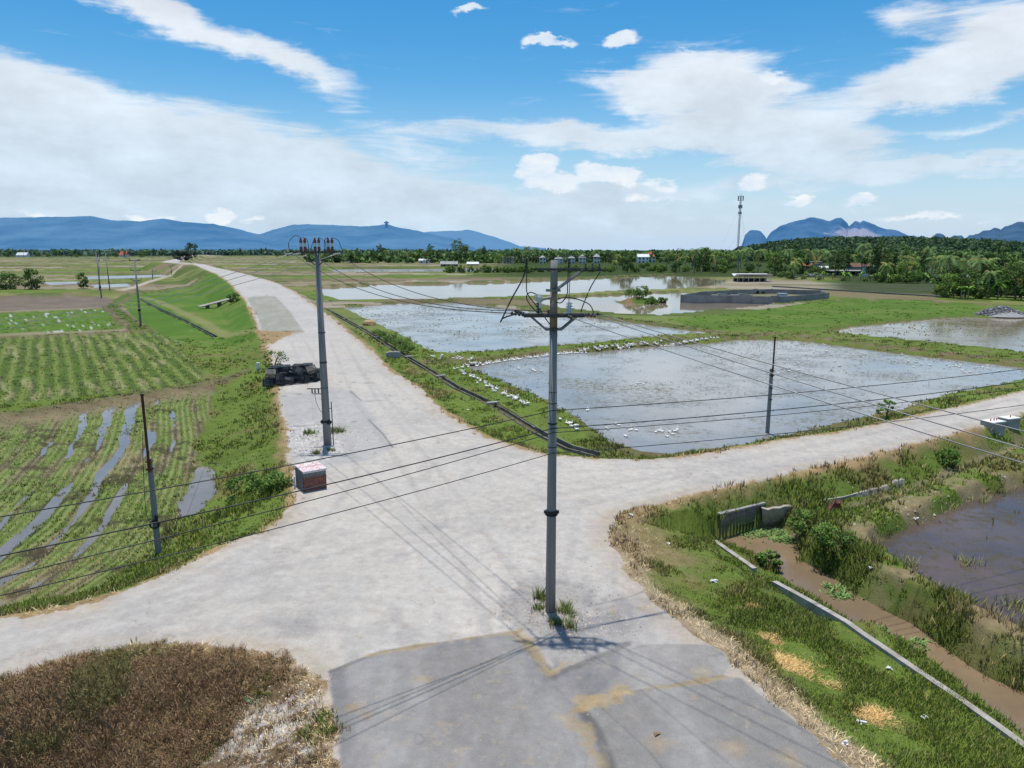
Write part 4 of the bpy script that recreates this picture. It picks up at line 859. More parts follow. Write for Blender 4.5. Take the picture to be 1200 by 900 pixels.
wood('wooded_hill', 4200, hillpt, 4.6, (.014, .028, .014), (.036, .062, .026), 'dark wooded hill behind the village on the right')
def flatpt():
    y = random.uniform(660, 1150); return (random.uniform(-.02, .95)*y, y, random.uniform(1, 9)-1)
wood('village_wood', 3800, flatpt, 3.6, (.02, .04, .014), (.065, .11, .03), 'mass of distant trees behind the village')
def farpt():
    y = random.uniform(1500, 2600); return (random.uniform(-.85, .1)*y, y, random.uniform(0, 10)-4)
wood('horizon_wood', 1500, farpt, 8, (.03, .055, .04), (.05, .08, .055), 'belt of distant trees below the blue mountains')
def midl():
    y = random.uniform(640, 900); return (random.uniform(-.28, .02)*y, y, random.uniform(0, 7)-1)
wood('village_wood', 500, midl, 3.6, (.02, .04, .014), (.065, .11, .03), 'mass of trees behind the middle fields')
# single bushes and trees on the left
def leafy(name, px, py, h, w, c0, c1, label, cat, ncl=26, nl=60, size=.25, base=.2, shape='round', loc=None):
    q = loc or PG([(px, py)])[0]; o = make_tree(name, h, w, base, ncl, nl, size, c0, c1, shape, label, cat, None, h*.02+.03); o.location = q; return o
leafy('bush', 8, 339, 5.2, 8, (.02,.04,.012), (.07,.12,.03), 'leafy dark bush at the left edge, leftmost of the clump', 'bush', 40, 60, .45)
leafy('bush', 38, 339, 6.2, 7, (.02,.04,.012), (.075,.13,.03), 'leafy dark bush beside the left field, tallest of the clump', 'bush', 40, 60, .45)
leafy('round_tree', 98, 338, 5.0, 3.9, (.03,.055,.014), (.10,.16,.035), 'small lone round green tree left of the paired poles', 'tree', 34, 60, .35, .6)
leafy('bush', 274, 355, 2.0, 3.0, (.02,.045,.012), (.07,.12,.03), 'small dark bush at the top of the road embankment', 'bush', 18, 50, .25)
leafy('round_tree', 226, 304, 12, 10, (.012,.022,.01), (.035,.055,.02), 'dark lone tree at the crest of the far road', 'tree', 30, 40, .8, 2, 'round', at_depth(225, 303.5, 560))
for px, py in ((208,303),(214,304.5),(219,304)): leafy('bush', 0, 0, 5, 8, (.012,.02,.02), (.03,.045,.035), {208: 'dark scrub beside the far road crest, leftmost patch', 214: 'dark scrub beside the far road crest, middle patch', 219: 'dark scrub beside the far road crest, patch nearest the road'}[px], 'bush', 22, 40, .8, .2, 'round', at_depth(px, py, 500))
for k, (px, py, h_, w_) in enumerate(((740,352,2.6,4.5),(752,353,2.2,4),(764,354,1.6,3.5),(775,355,1.2,3))):
    leafy('bush', px, py, h_, w_, (.025,.045,.012), (.09,.15,.03), 'green bush on the earth mound in the pond, '+('first from the left', 'second from the left', 'third from the left', 'rightmost and lowest')[k], 'bush', 22, 50, .3)
leafy('young_tree', 1038, 492, 1.5, 1.2, (.05,.10,.02), (.13,.22,.04), 'small bright green sapling on the verge of the right road', 'sapling', 12, 40, .14)
for k, (px, py) in enumerate(((322,432),(445,398),(470,408),(478,414),(458,402),(900,664),(944,622),(975,640),(322,575),(290,575),(1110,545))):
    leafy('bush', px, py, (1.6,1.1,1.2,1.0,1.1,.6,.8,.7,.7,.7,.8)[k], (2.4,2.6,2.6,2.2,2.4,1.1,2.0,1.8,1.8,1.8,1.6)[k], (.03,.055,.012), (.085,.14,.03),
      ('leafy bush at the road edge left of the black crates', 'bush on the ditch bank beside the middle paddy, farthest one', 'bush on the ditch bank beside the middle paddy, third from the far end', 'bush on the ditch bank beside the middle paddy, nearest one', 'bush on the ditch bank beside the middle paddy, second from the far end', 'bush growing over the gap in the canal kerb', 'rounded bush on the canal bank facing the culvert', 'bush on the canal bank behind the pond corner', 'low bush on the slope above the brick box', 'low bush on the slope beside the field puddle', 'low bush between the right road and the pond')[k], 'bush', 18, 60, .13)
# ------------------------------------------------------------------ mountains
def ridge(name, prof, Y, base_py, mat, depth, seed, label, rough=.06):
    xs = [p[0] for p in prof]; px = np.arange(xs[0], xs[-1]+.01, 1.0); py = np.interp(px, xs, [p[1] for p in prof]); nr = 26; V_ = []
    kr = 'karst' in name
    top = [at_depth(a, b, Y) for a, b in zip(px, py)]
    X0 = np.array([t[0] for t in top]); Zt = np.array([t[2] for t in top]); Zt += (fbm(X0, X0*0+seed, 110 if kr else 260, seed, 5)-.5)*Y*(.0062 if kr else .003)
    for j in range(nr):
        t = j/(nr-1.); s = 1-t    # t=0 foot toward us, 1 crest
        yy = Y-depth*s*(1+.25*(fbm(X0, X0*0+j*40, 900, seed+1, 3)-.5)); zz_ = -10+(Zt+10)*(t**1.25); rg = 1-abs(2*fbm(X0, yy, 700, seed+2, 5)-1)
        zz_ = zz_*(1-rough*4*s*t)+(rg-.75)*(Zt+10)*rough*14*s*t; V_.append(np.stack([X0*(yy/Y), yy, zz_], 1))
    V_.append(np.stack([X0*(Y+depth)/Y, np.full(len(X0), Y+depth), np.full(len(X0), -10.)], 1)); nr += 1
    n = len(px); A = np.arange(nr*n).reshape(nr, n); q = np.stack([A[:-1, :-1], A[:-1, 1:], A[1:, 1:], A[1:, :-1]], -1).reshape(-1)
    o = tag(link(name, fast_mesh(name, np.concatenate(V_), q, 4, None, True), mat), None, None, None, 'structure'); return o
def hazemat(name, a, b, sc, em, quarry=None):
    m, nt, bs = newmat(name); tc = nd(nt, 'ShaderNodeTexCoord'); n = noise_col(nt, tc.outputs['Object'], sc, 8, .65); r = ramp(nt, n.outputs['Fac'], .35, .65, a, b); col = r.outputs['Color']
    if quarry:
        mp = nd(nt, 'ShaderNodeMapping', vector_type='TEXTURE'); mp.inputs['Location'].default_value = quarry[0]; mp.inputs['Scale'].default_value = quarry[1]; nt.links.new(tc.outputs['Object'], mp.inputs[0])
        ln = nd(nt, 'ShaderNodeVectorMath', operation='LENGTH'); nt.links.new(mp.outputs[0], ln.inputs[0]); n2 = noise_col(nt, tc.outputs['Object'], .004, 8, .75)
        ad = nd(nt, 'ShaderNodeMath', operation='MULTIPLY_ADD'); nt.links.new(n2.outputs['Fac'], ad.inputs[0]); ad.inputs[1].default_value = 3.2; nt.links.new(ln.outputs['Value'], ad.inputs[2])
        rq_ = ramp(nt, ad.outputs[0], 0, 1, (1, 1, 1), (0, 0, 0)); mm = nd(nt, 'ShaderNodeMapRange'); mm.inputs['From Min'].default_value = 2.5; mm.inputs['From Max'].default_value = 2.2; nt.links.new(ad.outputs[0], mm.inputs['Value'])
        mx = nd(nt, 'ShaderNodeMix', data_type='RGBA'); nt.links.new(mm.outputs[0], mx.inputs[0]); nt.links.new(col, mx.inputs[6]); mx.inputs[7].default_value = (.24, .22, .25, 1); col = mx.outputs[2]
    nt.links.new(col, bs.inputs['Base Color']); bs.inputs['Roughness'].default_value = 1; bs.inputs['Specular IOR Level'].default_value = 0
    bs.inputs['Emission Color'].default_value = (*em, 1); bs.inputs['Emission Strength'].default_value = 1; return m  # distance haze is put into the blue base colours and a faint emission
MM1 = hazemat('hazy_blue_mountain', (.025,.075,.14), (.07,.135,.20), .0012, (.035, .105, .215))
MM2 = hazemat('hazy_blue_mountain_far', (.05,.105,.18), (.06,.12,.19), .0012, (.06, .15, .28))
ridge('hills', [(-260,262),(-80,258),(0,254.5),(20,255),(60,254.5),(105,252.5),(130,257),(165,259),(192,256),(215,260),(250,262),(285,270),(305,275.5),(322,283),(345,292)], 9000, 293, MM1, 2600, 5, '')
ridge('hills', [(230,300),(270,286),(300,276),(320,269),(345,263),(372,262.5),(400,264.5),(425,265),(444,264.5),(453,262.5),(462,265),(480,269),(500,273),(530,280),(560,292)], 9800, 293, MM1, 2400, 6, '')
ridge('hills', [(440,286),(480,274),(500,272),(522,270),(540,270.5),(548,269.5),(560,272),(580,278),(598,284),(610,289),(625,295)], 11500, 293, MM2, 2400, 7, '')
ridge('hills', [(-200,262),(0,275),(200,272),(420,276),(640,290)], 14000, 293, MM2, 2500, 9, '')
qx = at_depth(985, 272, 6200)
MK = hazemat('hazy_karst', (.02,.055,.11), (.06,.11,.17), .006, (.022, .085, .20), ((qx[0], 5300, qx[2]-20), (330, 900, 80)))
MK2 = hazemat('hazy_karst_dark', (.02,.045,.08), (.05,.085,.12), .006, (.022, .065, .14))
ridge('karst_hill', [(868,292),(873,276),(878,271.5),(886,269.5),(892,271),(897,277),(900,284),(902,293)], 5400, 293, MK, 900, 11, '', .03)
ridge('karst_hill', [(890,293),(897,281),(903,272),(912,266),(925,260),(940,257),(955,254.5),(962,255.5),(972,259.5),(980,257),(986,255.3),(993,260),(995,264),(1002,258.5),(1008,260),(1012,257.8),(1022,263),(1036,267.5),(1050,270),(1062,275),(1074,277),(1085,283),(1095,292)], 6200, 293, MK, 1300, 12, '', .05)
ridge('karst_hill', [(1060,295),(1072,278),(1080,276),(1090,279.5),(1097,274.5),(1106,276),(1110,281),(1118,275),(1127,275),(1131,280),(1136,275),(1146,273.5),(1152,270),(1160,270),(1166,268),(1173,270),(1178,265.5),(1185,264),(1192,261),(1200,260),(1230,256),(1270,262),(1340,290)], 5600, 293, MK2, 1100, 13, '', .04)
# the watch tower on the ridge
tx, ty, tz = at_depth(453, 264.5, 9500); m = MB(); m.box((0, 0, 6), (26, 20, 60)); m.lathe([(30, 30), (34, 42), (18, 52), (4, 60)], (0, 0, 0), 10)
tag(m.build('hilltop_tower', MM1, None, False, (tx, ty, tz)), 'tiny tower standing on the blue mountain ridge', 'tower')
# ------------------------------------------------------------------ built things
M_conc = simple('concrete', (.25,.25,.245), (.34,.335,.32), 2.5, .9, bump=.3); M_cdark = simple('dark_concrete', (.12,.112,.10), (.22,.205,.185), 3, .9, bump=.4)
def pole_mat():
    m, nt, b = newmat('pole_concrete'); tc = nd(nt, 'ShaderNodeTexCoord'); mp = nd(nt, 'ShaderNodeMapping'); mp.inputs['Scale'].default_value = (6, 6, .35); nt.links.new(tc.outputs['Object'], mp.inputs[0])
    n = noise_col(nt, mp.outputs[0], 1.2, 6, .65); r = ramp(nt, n.outputs['Fac'], .3, .7, (.15,.155,.165), (.27,.265,.26)); nt.links.new(r.outputs['Color'], b.inputs['Base Color']); b.inputs['Roughness'].default_value = .85
    n2 = noise_col(nt, tc.outputs['Object'], 40, 4, .6); bp = nd(nt, 'ShaderNodeBump'); bp.inputs['Strength'].default_value = .2; bp.inputs['Distance'].default_value = .01; nt.links.new(n2.outputs['Fac'], bp.inputs['Height']); nt.links.new(bp.outputs['Normal'], b.inputs['Normal']); return m
M_pole = pole_mat(); M_stain = simple('stained_concrete', (.20,.15,.11), (.27,.21,.16), 4, .9, bump=.2)
M_mud = simple('channel_mud', (.06,.05,.03), (.12,.11,.05), 2, .9); M_chw = simple('mossy_concrete', (.12,.11,.08), (.26,.24,.20), 1.2, .95, bump=.5); M_steel = simple('galvanised_steel', (.17,.175,.18), (.28,.28,.28), 12, .55, .5); M_dsteel = simple('dark_steel', (.05,.05,.052), (.10,.095,.09), 10, .6, .3)
M_rust = simple('rusty_steel', (.045,.02,.016), (.10,.04,.028), 8, .8); M_black = simple('black_rubber', (.012,.012,.013), (.03,.03,.03), 6, .6); M_cable = simple('cable_sheath', (.02,.02,.022), (.05,.05,.05), 2, .5)
M_wire = simple('weathered_wire', (.20,.20,.21), (.30,.30,.31), 1, .5, .3); M_alu = simple('aluminium_wire', (.35,.35,.36), (.5,.5,.5), 1, .45, .4); M_maroon = simple('brown_glaze', (.10,.02,.018), (.16,.04,.03), 9, .3, spec=.6); M_porc = simple('grey_porcelain', (.45,.47,.48), (.6,.6,.6), 9, .3, spec=.6)
M_white = simple('whitewash', (.62,.63,.65), (.75,.75,.74), .8, .85); M_red = simple('red_paint', (.40,.05,.035), (.55,.10,.07), 9, .8)
def ins_string(m, p, q, r=.05, n=4, mi=0):
    p, q = Vector(p), Vector(q); m.tube([p, q], r*.35, 6, mi)
    for i in range(n):
        c = p.lerp(q, (i+.5)/n); t = (q-p).normalized()*.018; m.tube([c-t, c+t], [r, r*.8], 8, mi)
# --- near concrete pole
px_, py_ = P(645, 716, 0); pl = empty('utility_pole', (px_, py_, gz(px_, py_)), 0, 'tall concrete utility pole with two crossarms standing in the middle of the junction', 'utility pole')
m = MB(); m.tube([(0,0,-.4), (0,0,4.2), (0,0,8.95)], [.165,.140,.118], 20, cap=True); m.build('shaft', M_pole, pl, True)
m = MB(); m.tube([(0,0,8.953), (0,0,10.12)], [.117,.111], 20); m.build('stained_section', M_stain, pl, True)
m = MB(); m.tube([(0,0,10.123), (0,0,11.0)], [.110,.104], 20); m.build('pole_top', M_pole, pl, True)
for z, t, r in ((3.28,.10,.185), (5.4,.035,.150), (6.12,.05,.148), (6.75,.03,.143), (7.1,.02,.14)):
    m = MB(); m.lathe([(r-.012, 0), (r, .01), (r, t-.01), (r-.012, t)], (0,0,z), 20)
    if t > .06: m.box((-.19,-.02,z+.05), (.09,.07,.09)); m.box((.19,-.02,z+.05), (.09,.07,.09)); m.lathe([(r+.01, -.05), (r+.012, -.02)], (0,0,z), 20)
    m.build('band', M_black if t > .04 else M_dsteel, pl)
# upper arm: angle iron offset to the right, running a little away
ua = MB()
for yy in (-.15, .15): ua.box((.12, yy, 10.74), (1.35, .05, .06))
ua.box((.78, .0, 10.70), (.07, .75, .07)); ua.build('upper_crossarm', M_dsteel, pl)
m = MB()
for yy in (-.17, .17): m.tube([(.06, yy, 10.14), (.80, yy*1.4, 10.70)], .035, 6)
m.box((-.02,-.14,10.13), (.42,.04,.06)); m.box((-.02,.14,10.13), (.42,.04,.06)); m.build('arm_brace', M_steel, pl)
m = MB()
for x in (.92, 1.12, 1.32): m.box((x, .1, 10.75), (.09,.22,.07)); ins_string(m, (x, .1, 10.77), (x, .1, 10.90), .035, 2)
m.box((1.1,.1,10.70), (.75,.07,.05)); m.build('fuse_cutout', M_dsteel, pl)
m = MB(); m.tube([(-.85,0,11.03), (-.2,0,11.07), (.6,0,11.12), (1.9,.3,11.02)], .012, 6); m.tube([(-1.5,-.3,10.95), (-.5,0,11.08)], .012, 6)
for x in (-.80, .42): ins_string(m, (x,0,10.78), (x,0,11.04), .03, 3)
m.build('top_conductor', M_cable, pl)
# lower arm
m = MB()
for yy in (-.17, .17): m.box((0, yy, 9.40), (1.75, .06, .09))
for x in (-.84, .84): m.box((x,0,9.43), (.06,.42,.05))
m.build('lower_crossarm', M_dsteel, pl)
for sx in (-1, 1):
    m = MB()
    for yy in (-.17, .17): m.tube([(sx*.12, yy, 8.99), (sx*.26, yy, 9.02), (sx*.66, yy, 9.36)], .027, 6)
    m.build('arm_brace', M_steel, pl)
m = MB(); m.lathe([(.13,0),(.142,.01),(.142,.07),(.13,.08)], (0,0,8.95), 16); m.box((-.0,-.17,9.0), (.5,.03,.06)); m.build('band', M_dsteel, pl)
for (a, b) in (((-.85,-.17,9.42),(-1.28,.1,9.46)), ((-.85,.17,9.42),(-1.15,.75,9.47)), ((.1,.17,9.42),(-.15,.75,9.46)), ((.85,-.17,9.42),(1.2,-.40,9.42)), ((.85,.17,9.42),(1.35,-.1,9.44)), ((.3,-.17,9.44),(.5,-.6,9.38))):
    m = MB(); ins_string(m, a, b, .055, 4); m.build('strain_insulator', M_dsteel, pl)
for x, y in ((.42,-.05), (-.45,.05), (.50,.16)):
    m = MB(); ins_string(m, (x,y,9.45), (x,y,9.78), .075, 4); m.build('surge_arrester', M_porc if x != -.45 else M_dsteel, pl)
m = MB(); m.tube([(.44,-.05,9.78), (.46,-.05,10.7), (.45,0,11.05)], .012, 6); m.build('lead_wire', M_cable, pl)
def curve_pts(pp, n=22):
    pp = [Vector(q) for q in pp]; out = []
    for i in range(len(pp)-1):
        p0 = pp[max(i-1, 0)]; p1, p2 = pp[i], pp[i+1]; p3 = pp[min(i+2, len(pp)-1)]
        for k in range(n//(len(pp)-1)+1):
            t = k/(n//(len(pp)-1)+1.); out.append(.5*((2*p1)+(p2-p0)*t+(2*p0-5*p1+4*p2-p3)*t*t+(3*p1-p0-3*p2+p3)*t**3))
    return out+[pp[-1]]
for path in (((-.80,0,11.0),(-.9,0,10.5),(-1.25,0,9.85),(-1.55,0,9.22),(-1.48,0,9.32),(-1.12,0,9.44)), ((-.78,0,10.98),(-.80,0,10.2),(-.72,0,9.95),(-.45,0,9.62)), ((-.42,-.15,9.98),(-.68,-.1,10.08),(-.80,-.05,9.95),(-.72,0,9.75),(-.5,0,9.5)),
             ((.42,0,11.0),(.40,0,10.3),(.38,0,10.0),(.22,-.05,9.78),(.05,-.1,9.8)), ((1.35,.1,10.65),(1.1,.1,10.25),(.86,0,9.7),(.80,0,9.5)), ((-.45,.05,9.75),(-.3,0,9.4),(.1,-.1,9.0),(.55,-.17,9.35)), ((.1,-.2,9.9),(.5,-.2,9.93),(1.0,-.2,9.75),(1.15,-.2,9.5))):
    m = MB(); m.tube(curve_pts(path), .017 if path[0][0] > -.79 else .024, 6); m.build('jumper_cable', M_cable, pl)
m = MB(); m.tube([(-.1,-.1,9.93), (-.32,-.12,9.88), (-.42,-.14,9.80)], .04, 8); m.build('lamp_bracket', M_steel, pl)
m = MB(); m.lathe([(.03,0),(.10,.05),(.11,.16),(.07,.24),(.02,.26)], (-.44,-.15,9.78), 12); m.box((-.40,-.15,9.70), (.08,.10,.14)); m.build('lamp', M_porc, pl)
# --- left concrete pole
qx_, qy_ = P(384, 521, 0); p2 = empty('utility_pole', (qx_, qy_, gz(qx_, qy_)), 0, 'concrete utility pole topped by three brown cable terminations beside the main road', 'utility pole')
m = MB(); m.tube([(0,0,-.4), (-.03,0,5), (-.06,0,11.15)], [.24,.20,.15], 18); m.build('shaft', M_pole, p2, True)
m = MB(); 
for yy in (-.2, .2): m.box((-.08, yy, 11.15), (2.75,.07,.10))
m.build('crossarm', M_dsteel, p2)
for x in (-.80, -.02, .72):
    m = MB()
    for dx in (-.11, .11):
        m.lathe([(.06,0),(.085,.02),(.085,.20),(.06,.21),(.085,.23),(.085,.25)], (x+dx,-.1,11.2), 10, 0); m.lathe([(.075,.252),(.075,.45)], (x+dx,-.1,11.2), 10, 1); m.lathe([(.085,.452),(.085,.58),(.05,.68),(.03,.74)], (x+dx,-.1,11.2), 10, 0)
    m.build('cable_termination', [M_maroon, M_porc], p2)
for path in (((-.9,-.1,11.95),(-1.25,0,12.05),(-1.6,0,11.7),(-1.6,0,11.3),(-1.3,0,11.15),(-.95,0,11.0)), ((-.80,-.1,11.95),(-.6,0,11.85),(-.52,0,11.5),(-.55,0,11.2)), ((.1,-.1,11.95),(.4,0,11.75),(.45,0,11.45),(.42,0,11.2)), ((.60,-.1,11.95),(.4,0,11.8),(.36,0,11.4),(.4,0,11.2)), ((.83,-.1,11.95),(1.15,0,11.8),(1.3,0,11.4),(1.42,0,11.1)), ((-.1,-.1,11.95),(-.3,0,11.6),(-.4,0,11.25))):
    m = MB(); m.tube(curve_pts(path), .018, 6); m.build('jumper_cable', M_cable, p2)
for sx in (-1, 1):
    m = MB(); m.tube([(-.06+sx*.13,-.12,10.45), (-.06+sx*.85,-.16,11.08)], .035, 6); m.build('arm_brace', M_dsteel, p2)
m = MB()
for x in (-1.35, -.9, 1.3): ins_string(m, (x,-.2,11.10), (x-.35,-.5,11.02), .05, 4)
m.build('strain_insulator', M_porc, p2)
m = MB(); m.box((-.45,0,3.35), (1.15,.06,.05)); m.box((-.45,.0,3.05), (.6,.05,.04)); m.build('low_bracket', M_dsteel, p2)
for x in (-.75,-.58,-.38):
    m = MB(); m.lathe([(.02,0),(.05,.03),(.03,.06),(.055,.10),(.03,.14),(.05,.2),(.02,.24)], (x,0,3.09), 8); m.build('insulator', M_black, p2)
m = MB(); m.tube(curve_pts([(-.6,0,3.05),(-.55,0,2.6),(-.42,0,2.2),(-.22,0,1.9)]), .014, 5); m.build('drop_wire', M_cable, p2)
for z in (4.9, 4.86, 6.6, 3.4, 2.7):
    m = MB(); m.lathe([(.20,0),(.217,.01),(.217,.05),(.20,.06)], (-.02,0,z), 16); m.build('band', M_dsteel, p2)
m = MB(); m.ell((-.18,-.10,1.40), (.16,.13,.13), 10, 8); m.ell((.14,-.12,1.38), (.19,.15,.15), 10, 8); m.tube([(-.3,-.05,1.4),(0,-.26,1.42),(.3,-.05,1.4)], .05, 8); m.build('clamp', M_black, p2, True)
m = MB(); m.tube([(.36,-.05,-.1), (.34,-.05,2.6)], .03, 8); m.box((.28,-.05,2.2), (.12,.05,.04)); m.box((.28,-.05,1.0), (.12,.05,.04)); m.build('conduit', M_dsteel, p2)
# --- post with steel extension (two)
def ext_post(bx, by, ytop, yjoin, label, clamp):
    q = PG([(bx, by)])[0]; zj = at_depth(bx, yjoin, q[1])[2]-q[2]; zt = at_depth(bx, ytop, q[1])[2]-q[2]
    r = empty('utility_post', q, .2, label, 'utility post'); m = MB(); m.box((0,0,zj/2-.2), (.21,.19,zj+.4), None, 0, .8); m.build('shaft', M_pole, r)
    m = MB(); m.tube([(0,-.13,zj-.55), (0,-.13,zt)], .055, 8); m.box((0,-.13,zt+.01), (.16,.05,.05)); m.box((0,-.05,zj-.12), (.26,.24,.05)); m.box((0,-.05,zj-.45), (.26,.24,.05)); m.build('steel_extension', M_rust, r)
    if clamp:
        cz = at_depth(bx, 613, q[1])[2]-q[2]; m = MB(); pp = [(.0+.19*math.cos(a), -.16, cz+.17*math.sin(a)) for a in np.linspace(0, 2*PI, 15)]; m.tube(pp, .035, 6); m.tube([(x*.8, y-.04, z*1.+.02) for x, y, z in pp], .025, 6); m.box((.09,-.15,cz+.25), (.10,.09,.28)); m.build('cable_coil', M_black, r)
        m = MB(); m.tube(curve_pts([(-.1,-.15,zj+1.2),(-.22,-.15,zj-.4),(-.28,-.15,cz+.6),(-.15,-.15,cz+.05)]), .014, 5); m.build('drop_wire', M_cable, r)
    else:
        for z in (zj*.55, zj*.72):
            m = MB(); m.box((0,-.06,z), (.24,.2,.04)); ins_string(m, (.0,-.16,z), (.0,-.26,z), .03, 2); m.build('bracket', M_dsteel, r)
ext_post(186, 650, 462, 537, 'slim concrete post with a rusty steel extension standing in the left field', True)
ext_post(899, 511, 395, 432, 'slim concrete post with a rusty steel extension on the verge of the flooded paddy', False)
# --- tall poles of the line across the left fields
def far_pole(bx, by, tx, ty_, label, arms=2, group=None):
    q = PG([(bx, by)])[0]; b = at_depth(tx, ty_, q[1]); r = empty('line_pole', q, 0, label, 'utility pole', group); dx = b[0]-q[0]; h = b[2]-q[2]
    m = MB(); m.tube([(0,0,-.5), (dx,0,h)], [.19,.11], 10); m.build('shaft', M_pole, r, True)
    for k in range(arms):
        m = MB(); z = h-.3-k*1.6; m.box((dx*.95,0,z), (1.9-.3*k,.1,.1)); 
        for x in (-.8,0,.75): m.tube([(dx*.95+x,0,z+.05),(dx*.95+x,0,z+.3)], .05, 6)
        m.build('crossarm', M_dsteel, r)
    m = MB(); m.lathe([(.2,0),(.22,.05),(.22,.45),(.2,.5)], (dx*.25,0,h*.22), 10); m.build('band', M_black, r)
    return (q[0]+dx*.95, q[1], q[2]+h-.1)
T1 = far_pole(165, 382, 157.5, 303, 'tall line pole standing alone in the grass left of the road embankment', 3)
T2 = far_pole(119, 349, 112.5, 297, 'line pole of the pair behind the brown field, left one'); T3 = far_pole(129, 341, 123.5, 298, 'line pole of the pair behind the brown field, right one')
far_pole(116.5, 342, 115.5, 299, 'thin line pole just behind the pair of poles', 1)
T4 = far_pole(179, 327.5, 178, 310, 'small distant pole beside the far white strips of water', 1); far_pole(201, 322, 200.5, 311, 'smallest distant pole left of the road ramp', 1)
for a in ((28,303,27,291,'thin far pole on the left horizon, leftmost'), (42,303,42,287,'thin far pole on the left horizon, second from the left'), (148,303,148,289,'thin far pole on the left horizon near the line poles')): far_pole(*a, 1)
far_pole(613, 318, 612.5, 297, 'far pole among the trees left of the near pole top', 1)
# --- wires
def wire(name, p, q, sag, r, mat, label, group, n=28):
    p, q = Vector(p), Vector(q); pth = [p.lerp(q, i/n)-Vector((0, 0, 4*sag*(i/n)*(1-i/n))) for i in range(n+1)]
    m = MB(); m.tube(pth, r, 6); return tag(m.build(name, mat, None, True), label, 'cable', group)
def P3(px, py, z): x, y = P(px, py, z); return Vector((x, y, z))
def lvwire(zl, L_, zp, yp, Rr, zr, r, la, lb):
    a = P3(*L_, zl); c = at_depth(645, yp, py_-.16); c = Vector((px_, py_-.17, c[2])); b = P3(*Rr, zr)
    a2 = a+(a-c)*.6; b2 = b+(b-c)*.25
    wire('overhead_cable', a2, c, .25, r, M_cable, la, None); wire('overhead_cable', c, b2, .2, r, M_cable, lb, None)
nmz = ('uppermost', 'second', 'third', 'lowest')
for k, (zl, L_, zp, yp, Rr, zr, r) in enumerate(((6.4,(0,592),6.7,481,(1190,430),6.6,.013), (6.0,(0,637),6.1,502,(1190,445),6.3,.015), (5.9,(0,662),6.0,507,(1190,452),6.2,.011), (5.2,(0,684),5.4,531,(1190,472),5.7,.011))):
    lvwire(zl, L_, zp, yp, Rr, zr, r, nmz[k]+' of the black cables running from the near pole to the left edge', nmz[k]+' of the black cables running from the near pole across the paddy to the right')
pc = Vector((px_, py_, 0))
for k, (e, s_) in enumerate((((1200,500), (1.35,-.1,9.44)), ((1200,520), (1.2,-.40,9.42)), ((1200,537), (.5,-.6,9.38)))):
    q = P3(*e, 7.9-.15*k); s0 = pc+Vector(s_); wire('power_line', s0, q+(q-s0)*.35, .12, .0125, M_wire, 'grey bare power line crossing the right road, '+('uppermost', 'middle', 'lowest')[k]+' of three', None)
lp = Vector((qx_, qy_, 0))
for k, (s_, e_) in enumerate((((-1.28,.1,9.46), (-1.35,-.2,11.05)), ((-1.15,.75,9.47), (-.3,-.2,11.05)), ((-.15,.75,9.46), (1.2,-.2,11.05)))):
    wire('power_line', pc+Vector(s_), lp+Vector(e_), .75, .014, M_cable, 'dark power line between the two big concrete poles, '+('left', 'middle', 'right')[k]+' one', None)
for k, e_ in enumerate(((-1.6,-.5,11.0), (-.5,-.5,11.0), (1.0,-.5,11.0))):
    q = Vector(at_depth(-150, 366+9*k, 62)); wire('power_line', lp+Vector(e_), q, 1.9-.1*k, .016, M_alu, 'pale power line sagging over the left fields from the left concrete pole, '+('uppermost', 'middle', 'lowest')[k], None, 40)
for k in (-1, 1): wire('power_line', Vector(T1)+Vector((k*.8,0,0)), Vector(T2)+Vector((k*.8,0,0)), 1.0, .02, M_cable, 'thin line between the lone pole and the pair of poles, '+('left' if k < 0 else 'right')+' wire', None)
wire('power_line', Vector(T3), Vector(T4), 1.0, .02, M_cable, 'thin line from the pair of poles to the small distant pole', None)
# --- brick box with tin lids
a = P(356.5, 577); b = P(383, 572); yaw = math.atan2(b[1]-a[1], b[0]-a[0]); Wb = math.hypot(b[0]-a[0], b[1]-a[1]); Db = 1.25; Hb = .95
bx = empty('brick_box', (a[0], a[1], gz(*a)), yaw, 'low brick box with two white lids smeared with red paint at the roadside', 'brick box')
def brickmat():
    m, nt, bs = newmat('hollow_brick'); tc = nd(nt, 'ShaderNodeTexCoord'); mp = nd(nt, 'ShaderNodeMapping'); mp.inputs['Rotation'].default_value = (PI/2, 0, 0); nt.links.new(tc.outputs['Object'], mp.inputs[0])
    br = nd(nt, 'ShaderNodeTexBrick'); br.inputs['Scale'].default_value = 1; br.inputs['Brick Width'].default_value = .13; br.inputs['Row Height'].default_value = .10; br.inputs['Mortar Size'].default_value = .014
    br.inputs['Color1'].default_value = (.42,.15,.10,1); br.inputs['Color2'].default_value = (.30,.11,.075,1); br.inputs['Mortar'].default_value = (.055,.045,.045,1); nt.links.new(mp.outputs[0], br.inputs['Vector'])
    n = noise_col(nt, tc.outputs['Object'], 7, 6, .7); mx = nd(nt, 'ShaderNodeMix', data_type='RGBA', blend_type='MULTIPLY'); mx.inputs[0].default_value = .8; nt.links.new(br.outputs['Color'], mx.inputs[6]); r = ramp(nt, n.outputs['Fac'], .35, .65, (.25,.25,.27), (1.2,1.2,1.2)); nt.links.new(r.outputs['Color'], mx.inputs[7]); nt.links.new(mx.outputs[2], bs.inputs['Base Color']); bs.inputs['Roughness'].default_value = .9; return m
M_brick = brickmat(); M_render = simple('grey_render', (.13,.12,.12), (.22,.21,.21), 6, .9, bump=.4)
m = MB(); m.box((Wb/2, .06, Hb*.36), (Wb, .12, Hb*.74), None, 0); m.build('front_wall', M_brick, bx)
m = MB(); m.box((Wb/2, .058, Hb*.865), (Wb-.01, .11, Hb*.26), None, 0); m.build('top_band', M_render, bx)
